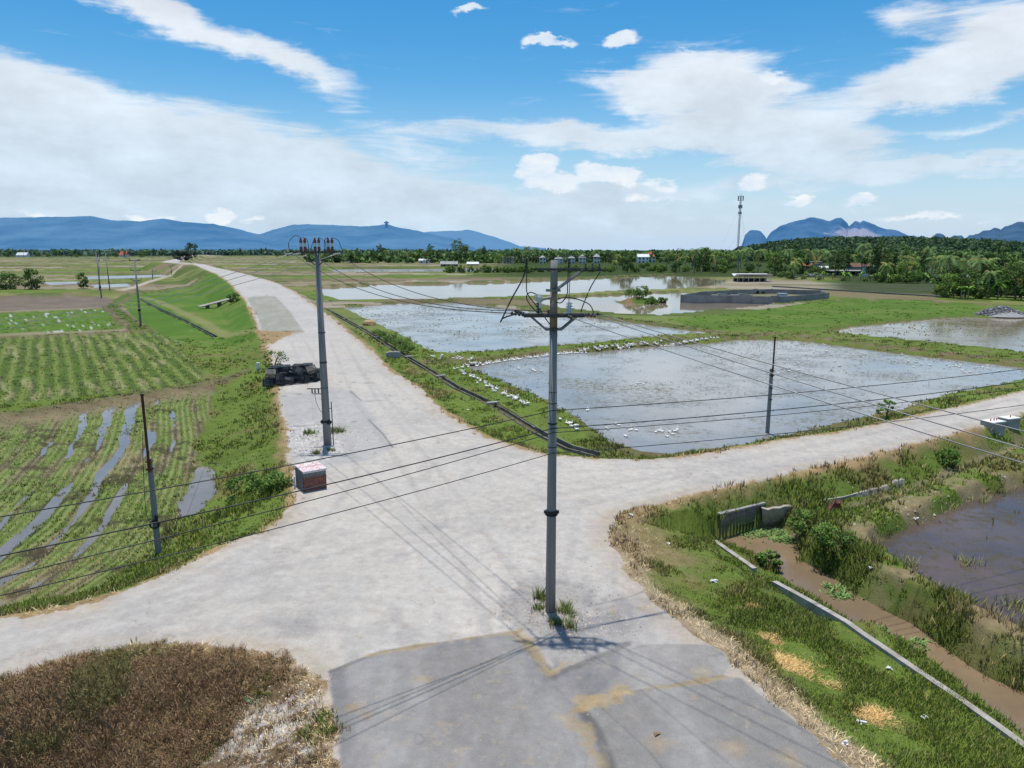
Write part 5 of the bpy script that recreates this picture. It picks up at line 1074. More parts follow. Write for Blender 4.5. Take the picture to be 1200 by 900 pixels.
for x in (.06, Wb-.06):
    m = MB(); m.box((x, Db/2+.063, Hb*.5), (.12, Db-.12, Hb-.003)); m.build('side_wall', M_render, bx)
m = MB(); m.box((Wb/2, Db-.06, Hb*.5), (Wb-.25, .12, Hb-.003)); m.build('back_wall', M_render, bx)
def lidmat():
    m, nt, bs = newmat('red_smeared_tin'); tc = nd(nt, 'ShaderNodeTexCoord'); n = noise_col(nt, tc.outputs['Object'], 7.5, 5, .7); n.inputs['Distortion'].default_value = 1.5; r = ramp(nt, n.outputs['Fac'], .49, .56, (.66,.66,.67), (.55,.13,.09)); nt.links.new(r.outputs['Color'], bs.inputs['Base Color']); bs.inputs['Roughness'].default_value = .7; return m
M_lid = lidmat()
for k, (y0, y1) in enumerate(((-.04, .60), (.66, Db+.05))):
    m = MB(); rx = Matrix.Rotation(.05 if k == 0 else -.04, 3, 'X'); m.box((Wb/2, (y0+y1)/2, Hb+.05), (Wb+.06, y1-y0, .06), rx); m.box((Wb/2, y0+.02, Hb+.02), (Wb+.05, .03, .10), None, 1)
    l = m.build('lid', [M_lid, M_white], bx)
q = P(346, 573); m = MB(); m.tube([(q[0],q[1],-.1),(q[0]-.06,q[1]+.1,.35),(q[0]-.02,q[1]+.05,.6)], [.05,.04,.03], 6); tag(m.build('broken_stake', M_white, None), 'pale broken stake leaning at the left side of the brick box', 'stake')
# --- black slatted crates heaped by the road
def crate_mb(w=.80, d=.55, h=.42):
    m = MB(); t = .035
    for sx in (-1, 1):
        for sy in (-1, 1): m.box((sx*(w/2-t/2), sy*(d/2-t/2), h/2), (t, t, h))
    for z in (.02, h*.36, h*.68, h-.02):
        for sy in (-1, 1): m.box((0, sy*(d/2-.006), z), (w-.075, .03, .055))
        for sx in (-1, 1): m.box((sx*(w/2-.006), 0, z), (.03, d-.075, .055))
    for k in range(8): m.box((-w/2+.07+k*(w-.14)/7., 0, .012), (.05, d-.08, .012))
    for k in range(7): m.box((-w/2+.09+k*(w-.18)/6., 0, h-.003), (.04, d-.08, .014), None, 1 if k in (1, 2, 3, 4) else 0)  # middle top slats are a lighter grey
    for sy in (-1, 1):
        for k in range(5): m.box((-w/2+.14+k*(w-.28)/4., sy*(d/2-.003), h/2), (.022, .016, h-.06))
    return m
M_crate = simple('black_plastic', (.014,.016,.020), (.045,.052,.062), 4, .5, spec=.4); M_crate2 = simple('grey_plastic', (.07,.085,.095), (.13,.15,.16), 4, .6)
cb_ = crate_mb(); CG = 'black slatted crates heaped by the roadside'; first = cb_.build('crate', [M_crate, M_crate2]); tag(first, 'black slatted plastic crate in the heap by the roadside', 'crate', CG); usedc = False
x0, y0 = P(312, 452); x1, y1 = P(371, 446)
def crate(x, y, z, rz, tilt=0., roll=0.):
    global usedc
    o = first if not usedc else first.copy()
    if usedc: COL.objects.link(o)
    usedc = True; o.location = (x, y, z); o.rotation_euler = (tilt, roll, rz)
for k in range(5):
    t = (k+.5)/5; x = x0+(x1-x0)*t; y = y0+(y1-y0)*t
    for row in range(4):
        n = (1, 2, 3, 3)[row] if k < 4 else (1, 2, 2, 1)[row]
        for lv in range(n): crate(x+random.uniform(-.05, .05)-.05*row+(k-2)*.08+lv*.03*(-1)**k, y+row*.78+random.uniform(-.04, .04), .005+lv*.425, random.uniform(-.10, .10)+(.15 if k % 2 else -.1), 0, 0)
for (t, dy, z, rz, tl, ro) in ((.12,-.35,.9,.3,.55,.1), (.3,-.40,.55,-.3,1.0,.1), (.33,-.62,.28,-.2,1.15,.0), (.66,-.35,.95,.2,.9,.5), (.80,-.45,.30,-.4,1.1,.1), (.93,-.2,.9,.5,.6,-.3), (1.02,.1,.25,.7,1.0,.2), (.45,-.6,.15,.6,.3,.2), (.08,-.5,.25,.2,1.2,0), (1.05,.8,.0,.9,.0,.0)):
    crate(x0+(x1-x0)*t, y0+(y1-y0)*t+dy, z, rz, tl, ro)
first.data.name = 'crate'
q = PG([(303,434)])[0]; m = MB(); m.box((0,0,.35), (.32,.22,.7), None, 0, .9); m.box((0,0,.73), (.36,.26,.07)); tag(m.build('marker_stone', M_white, None, False, q), 'small white marker stone in the grass left of the black crates', 'marker stone')
# --- concrete blocks with orange caps
for (px, py, s, lab) in ((1168,511,1.,'concrete block with orange tipped bars beside the right road, nearer of two'), (1187,505,.9,'concrete block beside the right road, farther of two')):
    q = PG([(px, py)])[0]; r = empty('concrete_block', (q[0], q[1]+.5, q[2]), .35, lab, 'concrete block'); m = MB(); m.box((0,0,.40*s), (1.25*s,.8*s,.92*s)); m.build('body', M_conc, r); m = MB(); m.box((0,0,.885*s), (1.3*s,.85*s,.06)); m.build('cap', M_white, r)
    for x in ((-.25, .05, .3) if s == 1. else (.1,)):
        m = MB(); m.tube([(x,0,.9*s),(x,0,1.06*s)], .04, 6); m.build('bar_end', M_red, r)
# --- irrigation channel along the road
def follow(line, n_per=2.0):
    out = []
    for (ax, ay), (bx_, by_) in zip(line[:-1], line[1:]):
        n = max(1, int(math.hypot(bx_-ax, by_-ay)/n_per))
        for k in range(n): out.append((ax+(bx_-ax)*k/n, ay+(by_-ay)*k/n))
    return out+[tuple(line[-1])]
def offs(line, d):
    out = []
    for i, q in enumerate(line):
        a_, b_ = line[max(i-1, 0)], line[min(i+1, len(line)-1)]; tx_, ty_ = b_[0]-a_[0], b_[1]-a_[1]; L_ = math.hypot(tx_, ty_); out.append((q[0]-ty_/L_*d, q[1]+tx_/L_*d))
    return out
def strip_wall(m, line, d0, d1, z0, z1, mi=0):
    A, B = offs(line, d0), offs(line, d1); n = len(line); V_ = []
    for i in range(n):
        za = z0 if not callable(z0) else z0(i); zb = z1 if not callable(z1) else z1(i)
        V_ += [(*A[i], za), (*B[i], za), (*B[i], zb), (*A[i], zb)]
    Fc = []
    for i in range(n-1):
        b_ = i*4
        for k in range(4): Fc.append((b_+k, b_+(k+1) % 4, b_+4+(k+1) % 4, b_+4+k))
    Fc += [(0,1,2,3), ((n-1)*4+3, (n-1)*4+2, (n-1)*4+1, (n-1)*4)]; m.add(V_, Fc, mi)
ln = follow(DITCH, 1.5); chn = empty('irrigation_channel', (ln[0][0], ln[0][1], 0), 0, 'long narrow concrete irrigation channel between the main road and the paddies', 'channel')
ln2 = [(x-ln[0][0], y-ln[0][1]) for x, y in ln]
for s_, lab in ((1, None), (-1, None)):
    m = MB(); i0 = 0
    while i0 < len(ln2)-2:
        i1 = min(len(ln2)-1, i0+random.randint(3, 7)); zt = -.42+random.uniform(-.10, .04)
        strip_wall(m, ln2[i0:i1+1], s_*.25, s_*.32, -1.1, zt); i0 = i1 if random.random() < .85 else i1+1
    m.build('channel_wall', M_chw, chn)
m = MB(); strip_wall(m, ln2, -.245, .245, -1.08, -.68); m.build('channel_floor', M_mud, chn)
for i in (12, 22, 31, 40, 52, 60, 68):
    m = MB()
    if i < len(ln2)-1: t = math.atan2(ln2[i+1][1]-ln2[i][1], ln2[i+1][0]-ln2[i][0]); m.box((*ln2[i], -.33), (.4, .9, .09), Matrix.Rotation(t, 3, 'Z')); m.build('crossing_slab', M_conc, chn)
ln = follow(DITCH_L, 3); m = MB(); strip_wall(m, ln, -.34, -.26, -2.0, -1.36); strip_wall(m, ln, .26, .34, -2.0, -1.38); strip_wall(m, ln, -.255, .255, -1.98, -1.72, 1); tag(m.build('drainage_channel', [M_chw, M_mud]), 'narrow dark drainage channel in the meadow left of the embankment', 'channel')
# --- culvert
M_oldc = simple('old_pale_concrete', (.26,.235,.20), (.42,.39,.35), 2.2, .9, bump=.6)
cvx = P(843,631,-2.); cvy = P(894,617,-2.); a_ = math.atan2(cvy[1]-cvx[1], cvy[0]-cvx[0]); Lc = math.hypot(cvy[0]-cvx[0], cvy[1]-cvx[1])
cv = empty('culvert', (cvx[0], cvx[1], -2.0), a_, 'dark concrete culvert headwall where the brown canal meets the right road', 'culvert')
m = MB(); m.box((Lc*.5, .2, .30), (Lc, .35, 1.7)); m.build('headwall', M_cdark, cv); m = MB(); m.box((Lc*.5, .19, 1.19), (Lc+.12, .45, .08)); m.build('coping', M_conc, cv)
m = MB(); m.box((Lc*.55, .02, .12), (Lc*.5, .03, .5)); m.build('opening_shade', M_black, cv)  # thin black panel stands in for the shade inside the culvert mouth
w1 = [P3(894,618,-2.05), P3(938,606,-1.6), P3(1018,588,-1.45), P3(1060,573,-1.4)]; w2 = [P3(893,597,-.95), P3(925,594,-.95), P3(1012,577,-.95), P3(1060,561,-.95)]
m = MB(); V_ = []; nn = 14
for i in range(nn+1):
    t = i/nn*3; k = min(int(t), 2); f = t-k; a1 = w1[k].lerp(w1[k+1], f); a2 = w2[k].lerp(w2[k+1], f); j = Vector((0, random.uniform(-.05, .05), random.uniform(-.05, .05))); V_ += [a1, a2+j, a2+j+Vector((.05, .3, -.02)), a1+Vector((0, .4, -.3))]
Fc = [(b_+k, b_+4+k, b_+4+(k+1) % 4, b_+(k+1) % 4) for b_ in range(0, nn*4, 4) for k in range(4)]; m.add(V_, Fc); tag(m.build('wing_wall', M_oldc), 'pale sloping concrete lining on the far bank beside the culvert', 'canal lining')
def kerb(i0, i1, label):
    line = CANALWALL[i0:i1+1]; line = follow(line, .6); h = height(np.array([q[0] for q in line]), np.array([q[1] for q in line])); zz_ = [float(max(v, -1.35)) for v in h]
    zz_ = [max(zz_[max(0, i-3):i+4]) for i in range(len(zz_))]; zz_ = np.convolve(np.pad(zz_, 3, mode='edge'), np.ones(7)/7, 'valid'); m = MB(); strip_wall(m, line, -.105, .105, lambda i: zz_[i]-.5, lambda i: zz_[i]+.12); return tag(m.build('canal_kerb', M_oldc), label, 'kerb')
kerb(0, 2, 'short far length of pale concrete canal kerb near the culvert'); kerb(3, 9, 'long pale concrete canal kerb running down the grass bank towards the viewer')
q = PG([(973,596)])[0]; m = MB(); m.box((0,0,.22), (.42,.3,.5), Matrix.Rotation(.5, 3, 'Y')); m.box((.12,-.1,.5), (.25,.2,.2), Matrix.Rotation(.9, 3, 'X')); tag(m.build('broken_brick_lump', M_brick, None, False, (q[0], q[1]-.4, q[2])), 'reddish lump of broken brickwork on the canal bank', 'brick lump')
# --- walled enclosure out in the paddies
ez = -.95; EC = [P(798,354.5,ez), P(817.5,355.8,ez), P(845,355.3,ez), P(880,356.2,ez), P(912.7,357,ez), P(948,354,ez), P(970.5,351.6,ez), P(961,348.3,ez), P(904,346.5,ez), P(860,347.6,ez), P(822,350,ez)]
M_block = simple('weathered_block', (.20,.19,.19), (.32,.31,.30), .35, .95, bump=.3); en = empty('walled_enclosure', (*EC[0], ez), 0, 'low grey block-walled enclosure built out in the flooded fields', 'walled enclosure')
for i in range(len(EC)):
    A, B = Vector(EC[i]), Vector(EC[(i+1) % len(EC)]); L_ = (B-A).length; an = math.atan2(B.y-A.y, B.x-A.x); c = (A+B)/2-Vector(EC[0]); m = MB(); m.box((c.x, c.y, .78), (L_-.12, .2, 2.0), Matrix.Rotation(an, 3, 'Z')); m.build('wall_panel', M_block, en)
m = MB()
for q in EC: m.box((q[0]-EC[0][0], q[1]-EC[0][1], .80), (.3, .3, 2.14))
m.build('corner_posts', M_block, en)
mm_ = sum((Vector(q) for q in EC), Vector((0, 0)))/len(EC); bm = bmesh.new(); vs = [bm.verts.new((*(mm_+(Vector(q)-mm_)*.985), ez+.55)) for q in EC]; bm.faces.new(vs); me = bpy.data.meshes.new('yard'); bm.to_mesh(me); bm.free(); tag(link('enclosure_ground', me, simple('yard_soil', (.10,.13,.04), (.20,.17,.11), .25, .95)), kind='structure')
def put(px, py, z): x, y = P(px, py, z); return (x, y, z)
for px, r_, lab in ((885,1.0,'black domed tank in the walled enclosure'), (877,.6,'small dark drum in the walled enclosure, left of the domed tank'), (893,.6,'small dark drum in the walled enclosure, right of the domed tank')):
    m = MB(); m.lathe([(r_*1.1,0),(r_*1.1,r_*.7),(r_*.85,r_*1.15),(r_*.3,r_*1.4),(.02,r_*1.42)], (0,0,0), 14); m.lathe([(r_*1.16,r_*.3),(r_*1.16,r_*.4)], (0,0,0), 14); tag(m.build('tank', M_black, None, True, put(px, 344.5, ez+.5)), lab, 'tank')
M_blue = simple('pale_blue_tin', (.32,.40,.45), (.5,.55,.58), 2, .6)
m = MB(); m.box((0,0,.9), (2.0,1.4,1.2)); m.box((0,0,1.55), (2.2,1.6,.12)); m.box((-1.9,0,.6), (1.2,1.2,.7), None, 1); tag(m.build('water_trough', [M_blue, M_rust], None, False, put(916, 351.5, ez+.3)), 'pale blue tank with a brown crate inside the walled enclosure', 'tank')
for k, (px, w_) in enumerate(((843,4.),(868,5.5))):
    m = MB(); m.box((0,0,.25), (w_,1.6,.5)); m.box((w_*.15,0,.6), (w_*.5,1.3,.25), Matrix.Rotation(.1,3,'Y')); tag(m.build('rubble_slab', M_conc, None, False, put(px, 347.8, ez+.5)), ('shorter', 'longer')[k]+' pale slab heap inside the walled enclosure', 'slab heap')
# --- open shed
M_tin = simple('white_tin_roof', (.60,.62,.64), (.74,.75,.76), .3, .5); M_grey_roof = simple('grey_tin_roof', (.22,.23,.24), (.34,.35,.35), .3, .6); M_redroof = simple('red_roof', (.40,.09,.06), (.5,.14,.09), .6, .8)
M_wall2 = simple('pale_wall', (.50,.53,.56), (.62,.62,.62), .4, .85); M_glass = simple('dark_window', (.02,.025,.03), (.04,.05,.06), 3, .25, spec=.6); M_shade = simple('dark_interior', (.02,.02,.02), (.04,.04,.04), 1, .9)
s0 = put(881, 331, -.9); sh = empty('open_shed', s0, -.06, 'long open-sided shed with a white tin roof at the edge of the wood', 'shed'); d_ = s0[1]/F
W_ = 41*d_; m = MB(); m.box((0,-1.6,2.75), (W_,4.2,.10), Matrix.Rotation(-.22, 3, 'X')); m.box((0,2.3,2.75), (W_,3.8,.10), Matrix.Rotation(.22, 3, 'X')); m.build('roof', M_tin, sh)
for i in range(7):
    m = MB()
    for yy in (-2.8, 2.8): m.tube([(-W_/2+.6+i*(W_-1.2)/6, yy, -.3), (-W_/2+.6+i*(W_-1.2)/6, yy, 2.5)], .11, 6)
    m.build('support', M_wall2, sh)
m = MB(); m.box((0,3.3,.7), (W_-1,.15,1.6)); m.box((-1,.3,.5), (W_*.5,1.6,1.0)); m.build('back_wall', M_shade, sh)
# --- houses
def house(px, py, wpx, hpx, label, wall=None, roofm=None, roof='gable', storeys=2, depth=7., win=3, Y=None, rz=0., roofh=.3):
    z = -1.2; c = put(px, py, z) if Y is None else at_depth(px, py, Y); Yd = c[1]; w_ = wpx*Yd/F; h_ = hpx*Yd/F; r = empty('house', c, rz, label, 'house'); wall = wall or M_wall2; roofm = roofm or M_grey_roof
    hw = h_*(1-roofh); m = MB(); m.box((0,depth/2,hw/2-.5), (w_,depth,hw+1)); m.build('wall', wall, r); m = MB()
    if roof == 'gable':
        o_ = .4; V_ = [(-w_/2-o_,-o_,hw),(w_/2+o_,-o_,hw),(w_/2+o_,depth+o_,hw),(-w_/2-o_,depth+o_,hw),(-w_/2-o_,depth/2,h_),(w_/2+o_,depth/2,h_)]; m.add(V_, [(0,1,5,4),(2,3,4,5),(0,4,3),(1,2,5),(0,3,2,1)])
    elif roof == 'hip':
        o_ = .3; V_ = [(-w_/2-o_,-o_,hw),(w_/2+o_,-o_,hw),(w_/2+o_,depth+o_,hw),(-w_/2-o_,depth+o_,hw),(0,depth/2,h_)]; m.add(V_, [(0,1,4),(1,2,4),(2,3,4),(3,0,4),(0,3,2,1)])
    else: m.box((0,depth/2-.3,hw+h_*.06), (w_+.8,depth+1.2,h_*.10), Matrix.Rotation(.03,3,'X'))
    m.build('roof', roofm, r)
    for s_ in range(storeys):
        for k in range(win):
            x = -w_/2+w_*(k+.5)/win; zc = hw*(s_+.52)/storeys; ww = min(1.3, w_/win*.5); wh = min(1.5, hw/storeys*.5)
            wo = MB(); wo.box((x,-.02,zc), (ww+.24,.06,wh+.24)); f = wo.build('window', M_white if wall is not M_white else M_grey_roof, r); g_ = MB(); g_.box((x,-.06,zc), (ww,.04,wh)); g_.build('pane', M_glass, f)
    return r
V = 'villa of the row behind the wood left of the near pole top'
for k, (px, w_, h_) in enumerate(((595,13,10),(636,8,10),(655,10,9),(670,7,10),(682.5,8,11),(699.5,7,12))):
    house(px, 309.5, w_, h_, 'pale bluish villa among trees by the near pole top, '+('first and widest', 'second', 'third', 'fourth', 'fifth', 'sixth and tallest')[k]+' from the left', M_wall2, M_grey_roof, 'flat' if k == 0 else 'hip', 2, 8, 2)
house(754, 309, 13, 11, 'white house with a low roof deep among the trees beside the red-roofed one', M_white, M_tin, 'gable', 2, 8, 3); house(764, 308, 8, 12, 'house with a bright red roof among the trees', M_white, M_redroof, 'gable', 2, 8, 2, None, 0, .4)
for a in ((784,308,7,5,'small pale shack among the trees right of the red-roofed house'), (806,308,10,5,'low pale shed among the trees left of the telecom mast')): house(a[0], a[1], a[2], a[3], a[4], M_wall2, M_tin, 'gable', 1, 6, 2)
house(497, 309.5, 12, 6, 'white-roofed house half hidden by trees left of the dark shed', M_wall2, M_tin, 'gable', 1, 7, 2); house(526, 313.5, 19, 7, 'long dark shed with a grey roof behind the middle fields', M_shade, M_grey_roof, 'gable', 1, 7, 4, None, 0, .45); house(554, 312, 13, 5, 'small dark shed with a pale roof right of the long dark shed', M_shade, M_tin, 'gable', 1, 6, 2, None, 0, .5)
house(25, 301, 12, 5, 'white barn with a pale roof far away at the left edge', M_white, M_tin, 'gable', 1, 10, 2, None, 0, .6); house(144, 301, 8, 6, 'tiny far house with a red roof behind the line poles', M_wall2, M_redroof, 'gable', 1, 10, 2, None, 0, .6)
house(947, 314.5, 11, 6, 'low shed with a bright orange-red roof at the edge of the wood', M_shade, M_redroof, 'gable', 1, 6, 2, None, 0, .5); house(936, 314, 8, 7, 'small white hut left of the orange-red roof', M_white, M_tin, 'gable', 1, 5, 1)
house(956, 313, 14, 7, 'grey flat-roofed house behind the orange-red roof', M_conc, M_grey_roof, 'flat', 1, 7, 2, None, 0, .2); house(968, 317, 12, 5, 'low shed with a curved white roof right of the orange-red roof', M_shade, M_tin, 'gable', 1, 6, 2, None, 0, .55)
house(995, 324.5, 42, 9, 'long low building under a wide pale flat roof beside the white house', M_shade, M_oldc, 'flat', 1, 6, 5, None, -.05, .3); house(1010, 322, 22, 13, 'brown-roofed house behind the long pale roof', M_conc, simple('brown_roof', (.14,.07,.05), (.2,.11,.08), .5, .9), 'gable', 1, 7, 2, None, 0, .3)
house(1022, 326, 12, 14, 'white two-window house at the right end of the long pale roof', M_white, M_grey_roof, 'flat', 1, 5, 2, None, 0, .12); house(1130, 328.5, 20, 6, 'small shed with a grey tin roof among the banana plants', M_shade, M_grey_roof, 'gable', 1, 5, 2, None, 0, .5)
house(1114, 329, 9, 7, 'small pale blue house half hidden by palms', M_blue, M_grey_roof, 'flat', 1, 5, 1, None, 0, .2)
for k, (px, w_) in enumerate(((928,4.),(950,6.5),(962,7.5))):
    x, y = P(px, 327-k*1.2, -.9); m = MB()
    for i in range(26): m.box((random.uniform(-w_/2, w_/2), random.uniform(-1.2, 1.2), random.uniform(.1, 1.6)), (random.uniform(.4, 1.5), random.uniform(.3, .9), random.uniform(.15, .6)), Matrix.Rotation(random.uniform(-1, 1), 3, random.choice('XYZ')), random.choice((0, 1, 1)))
    tag(m.build('rubble_heap', [M_conc, M_oldc], None, False, (x, y, -.9)), ('smallest rubble heap, by the open shed', 'pale rubble heap left of the long roof, middle one', 'pale rubble heap nearest the long flat roof')[k], 'rubble')
A = put(905, 337.5, -.9); B = put(1100, 350, -.9); Lw = math.hypot(B[0]-A[0], B[1]-A[1]); m = MB(); m.box((Lw/2, 0, .1), (Lw, .25, 1.2)); m.box((Lw/2, 0, .73), (Lw, .32, .06), None, 1)
o = tag(m.build('boundary_wall', [M_cdark, M_conc], None, False, A), 'long low dark boundary wall between the brown field and the wood', 'wall'); o.rotation_euler = (0, 0, math.atan2(B[1]-A[1], B[0]-A[0]))
# gravel heap at the right
x, y, z = PG([(1172, 369)])[0]; n = 700; rr_ = rng.uniform(0, 1, n)**.5; an = rng.uniform(0, 2*PI, n); hx_, hy_ = rr_*np.cos(an)*4.4, rr_*np.sin(an)*2.8; hz_ = (1-rr_)*1.7*(.7+.6*fbm(hx_+50, hy_, 1.3, 5, 2)); m = MB()
for i in range(n): m.box((hx_[i], hy_[i], hz_[i]), tuple(rng.uniform(.15, .5, 3)), Matrix.Rotation(rng.uniform(0, 3), 3, 'XYZ'[i % 3]), int(rng.uniform() < .4))
m.lathe([(4.2,0),(2.2,.75),(.3,1.4)], (0,0,-.1), 16); tag(m.build('gravel_heap', [M_conc, simple('purple_gravel', (.17,.145,.16), (.26,.23,.24), 2, .95)], None, False, (x, y, z)), 'heap of grey gravel on the grass at the far right', 'gravel heap')
# --- telecom mast
tx_, ty_, tz_ = at_depth(863, 321, 470); M_mast = simple('mast_steel', (.26,.26,.29), (.36,.35,.37), 1, .6); ms = empty('telecom_mast', (tx_, ty_, -1), .3, 'slender lattice telecom mast rising above the wood', 'telecom mast')
Hm = at_depth(865, 228, 470)[2]+1; m = MB(); wv = .6
cs = [Vector((wv*math.cos(a), wv*math.sin(a), 0)) for a in (0, 2.094, 4.188)]
for c in cs: m.tube([c, c+Vector((0,0,Hm-4))], .11, 5)
nb = 30
for i in range(nb):
    z0_, z1_ = i*(Hm-4)/nb, (i+1)*(Hm-4)/nb
    for k in range(3): m.tube([cs[k]+Vector((0,0,z0_)), cs[(k+1) % 3]+Vector((0,0,z1_))], .06, 4); m.tube([cs[k]+Vector((0,0,z1_)), cs[(k+1) % 3]+Vector((0,0,z1_))], .05, 4)
m.build('lattice', M_mast, ms)
for zc, r_, hh in ((Hm-2.2, 1.7, 2.6), (Hm-7.5, 1.1, 2.0), (Hm-11.5, .9, 1.4)):
    for k in range(6):
        a = k*PI/3; m = MB(); m.box((r_*math.cos(a), r_*math.sin(a), zc), (.35,.5,hh), Matrix.Rotation(a, 3, 'Z')); m.tube([(0,0,zc),(r_*math.cos(a), r_*math.sin(a), zc)], .06, 4); m.build('antenna', M_mast, ms)
for zc in (Hm-3.6, Hm-1.0):
    m = MB(); m.tube([(1.9*math.cos(a), 1.9*math.sin(a), zc) for a in np.linspace(0, 2*PI, 15)], .10, 5); m.build('platform_ring', M_mast, ms)
m = MB(); m.tube([(0,0,Hm-4),(0,0,Hm+.8)], .12, 5); m.build('spike', M_mast, ms)
for k in range(3):
    a = k*2.094+.5
    for zt in (Hm*.45, Hm*.85):
        m = MB(); m.tube([(0,0,zt),(16*math.cos(a),16*math.sin(a),0)], .025, 4); m.build('guy_wire', M_mast, ms)
# --- slab bridges on the left embankment
for (a0, b0, w_, lab) in (((233,359.5),(272,349.5),1.6,'pale concrete slab footbridge leading up to the road embankment'),):
    A = put(*a0, -1.0); B = put(*b0, .4); L_ = math.hypot(B[0]-A[0], B[1]-A[1]); o = empty('slab_footbridge', A, math.atan2(B[1]-A[1], B[0]-A[0]), lab, 'footbridge'); tl = Matrix.Rotation(-math.atan2(1.4, L_), 3, 'Y'); m = MB(); m.box((L_/2, 0, .7), (L_, w_, .18), tl); m.build('deck', M_oldc, o)
    for t in (.25, .6, .92):
        m = MB(); m.box((L_*t, 0, t*1.4/2-.7), (.25, w_*.8, t*1.4+1.2)); m.build('pier', M_cdark, o)
# --- ducks
M_duck = simple('white_feathers', (.78,.77,.74), (.86,.85,.83), 9, .8); M_bill = simple('orange_bill', (.75,.32,.05), (.8,.36,.06), 9, .5)
def duck(sit, swim=False, graze=False):
    m = MB(); z = .13 if sit else .22
    if swim: z = .07
    m.ell((0,0,z), (.21,.125,.12), 10, 8); m.ell((-.19,0,z+.05), (.10,.06,.045), 8, 6, 0, Matrix.Rotation(.5, 3, 'Y')); m.ell((.0,.10,z+.03), (.15,.03,.075), 8, 6); m.ell((.0,-.10,z+.03), (.15,.03,.075), 8, 6)
    hd = (.27,0,z+.03) if graze else (.22,0,z+.27); m.tube([(.13,0,z+.04), (.20,0,z+(.06 if graze else .15)), hd], [.065,.042,.04], 8); m.ell(hd, (.058,.045,.045), 8, 6)
    m.box((hd[0]+.075, 0, hd[2]-.012), (.075,.045,.018), None, 1)
    if not sit and not swim:
        for s_ in (-1, 1): m.tube([(0, s_*.05, z-.08), (.01, s_*.05, .02)], .012, 5, 1); m.box((.03, s_*.05, .008), (.07,.05,.012), None, 1)
    return m
DP = [duck(True).build('duck', [M_duck, M_bill], None, True), duck(False).build('duck', [M_duck, M_bill], None, True), duck(False, False, True).build('duck', [M_duck, M_bill], None, True), duck(False, True).build('duck', [M_duck, M_bill], None, True)]
DU = set()
def place_duck(kind, x, y, z, label, group):
    o = DP[kind] if kind not in DU else DP[kind].copy()
    if kind in DU: COL.objects.link(o)
    DU.add(kind); o.location = (x, y, z); o.rotation_euler = (0, 0, random.uniform(0, 6.28)); s = random.uniform(.85, 1.1)*(1.0 if group == 'ducks packed along the bund' else .8)*.9; o.scale = (s, s, s); tag(o, label, 'duck', group)
def along(line, n, jx, jy, label, group, kinds=(0, 0, 1, 2), zf=None):
    line = np.array(line, float); seg = np.hypot(*np.diff(line, axis=0).T); cum = np.r_[0, np.cumsum(seg)]; q = []
    for i in range(n):
        t = random.uniform(0, cum[-1]); q.append((np.interp(t, cum, line[:, 0])+random.gauss(0, jx), np.interp(t, cum, line[:, 1])+random.gauss(0, jy)))
    for x, y, z in PG(q):
        z = max(z, ZW); place_duck(random.choice(kinds) if z > ZW+.02 else 3, x, y, z-.01, label, group)
along([(538,432),(555,430),(590,426),(640,419.5),(700,412),(760,406.5),(800,402),(843,396.5)], 165, 1.2, .2, 'white duck in the packed row along the bund at the top of the near paddy', 'ducks packed along the bund')
along([(507,419),(530,420.5),(552,421)], 14, 2, 1.2, 'white duck in the small flock at the far corner by the middle paddy', 'ducks at the middle paddy corner')
along([(524,431),(540,437),(560,448),(570,453),(582,458)], 30, 2., 1.5, 'white duck crowding the paddy corner beside the channel', 'ducks crowding the paddy corner')
along([(588,462),(600,467),(612,473),(619,477)], 22, 1.6, 1.3, 'white duck on the grass bank of the near paddy left of the near pole', 'ducks on the near paddy bank')
along([(650,490),(660,495),(668,498),(682,507)], 9, 2., 1.4, 'white duck on the grass bank just right of the near pole', 'ducks on the bank right of the pole')
def swimmers(lst, n, jx, jy, label, group):
    for i in range(n):
        a_, b_ = random.choice(lst); x, y = P(a_+random.gauss(0, jx), b_+random.gauss(0, jy), ZW)
        if sd_poly(np.array([x]), np.array([y]), W_A, 9.)[0] < -.3: place_duck(3, x, y, ZW-.01, label, group)
swimmers([(625,467),(632,466),(610,432),(586,433),(628,434),(691,481)], 16, 3, 1.5, 'white duck swimming in the near paddy close to the near pole', 'ducks swimming near the pole')
swimmers([(745,447),(760,449),(780,455),(716,500),(738,506),(785,508),(775,508)], 22, 7, 3, 'white duck swimming in the left half of the near paddy', 'ducks swimming in the left half')
swimmers([(960,403),(985,405),(1010,412),(990,424),(1040,424),(1080,427),(1120,430),(1135,440),(1150,432),(930,436),(955,412)], 50, 14, 4, 'white duck swimming in the far right part of the near paddy', 'ducks swimming far right')
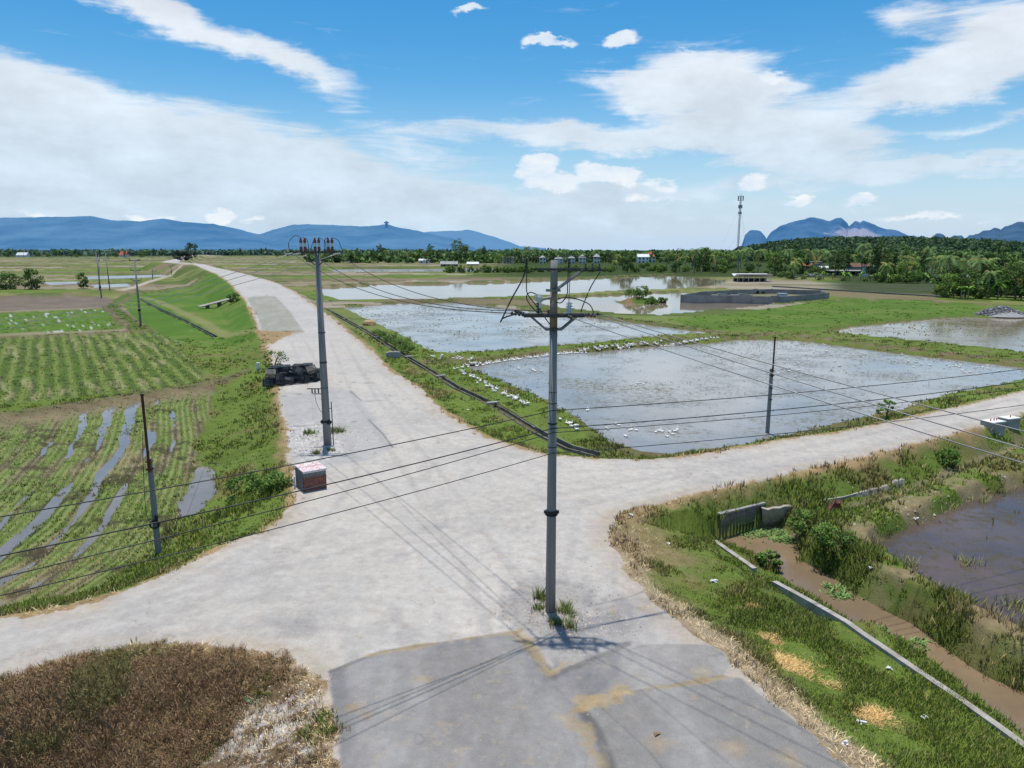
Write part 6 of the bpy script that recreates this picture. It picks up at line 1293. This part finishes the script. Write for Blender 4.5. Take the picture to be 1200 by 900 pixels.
# --- litter
M_green = simple('green_cloth', (.05,.32,.20), (.08,.40,.26), 9, .7); M_brownb = simple('brown_clod', (.22,.15,.08), (.3,.2,.12), 9, .95)
def scrap(px, py, s, mat, label, name='litter_scrap', cat='litter'):
    q = PG([(px, py)])[0]; m = MB()
    for i in range(4): m.box((random.uniform(-s, s)*.6, random.uniform(-s, s)*.4, .03+random.uniform(0, .05)), (s*random.uniform(.7, 1.5), s*random.uniform(.25, .6), .02), Matrix.Rotation(random.uniform(-.5, .5), 3, random.choice('XY')) @ Matrix.Rotation(random.uniform(0, 3), 3, 'Z'))
    tag(m.build(name, mat, None, False, q), label, cat)
scrap(290, 821, .14, M_green, 'green rag lying among the dead weeds')
for px, py, s, lab in ((837,682,.16,'white plastic scrap on the grass bank, nearest the curve of the road'), (1008,848,.13,'white plastic scrap on the lower grass bank near the bottom edge'), (1083,843,.10,'white litter near the canal kerb at the bottom right'), (739,604,.12,'white scrap on the tip of the verge at the junction corner'), (1021,667,.15,'white scrap on the berm between canal and pond'), (869,628,.14,'white bag floating below the culvert'), (849,640,.08,'small white scrap at the top end of the canal kerb'), (1176,560,.12,'white scrap on the earth bank above the pond'), (1073,607,.14,'pale scrap on the muddy pond edge'), (1042,785,.08,'tiny white scrap in the grass left of the kerb'), (783,638,.10,'white scrap on the verge in the junction corner grass'), (548,481,.12,'white scrap on the verge beside the channel'), (225,388,.25,'white scrap in the meadow beside the drainage channel'), (990,874,.10,'pale scrap on the dry straw at the bottom right')):
    scrap(px, py, s, M_white, lab)
scrap(769, 861, .09, M_brownb, 'small brown clod lying on the near asphalt', 'clod', 'clod')
# straw bundle on the bank by the middle paddy
q = PG([(433,381)])[0]; m = MB()
for i in range(160):
    a = random.uniform(0, 6.28); r_ = random.uniform(.2, 1.3); m.tube([(0,0,random.uniform(.1,1.0)), (r_*math.cos(a), r_*math.sin(a), random.uniform(0,.8)*(1.4-r_))], .05, 3)
m.ell((0,0,.3), (1.1,.9,.6), 10, 6); tag(m.build('straw_heap', simple('straw', (.36,.25,.12), (.48,.36,.2), 5, .95), None, False, q), 'small heap of straw on the bank at the left end of the middle paddy', 'straw heap')
q = PG([(461,419)])[0]; m = MB(); m.box((0,0,.3), (1.5,.7,.6)); m.box((.1,0,.64), (1.2,.5,.1), None, 1); tag(m.build('stone_box', [M_conc, M_oldc], None, False, q), 'small grey stone box beside the channel on the road verge', 'stone box')
# embankment guard on the far bridge
o = at_depth(228, 303.2, 430); br = empty('bridge_rail', (o[0]-10, 430, 6.0), .5, 'pale rail of the far bridge on the road crest', 'bridge rail'); m = MB()
for i in range(9): m.box((i*1.6-6, 0, .5), (.2,.2,1.0))
m.build('rail_post', M_oldc, br); m = MB(); m.box((.4,0,1.05), (13.2,.15,.12)); m.build('rail_bar', M_oldc, br)
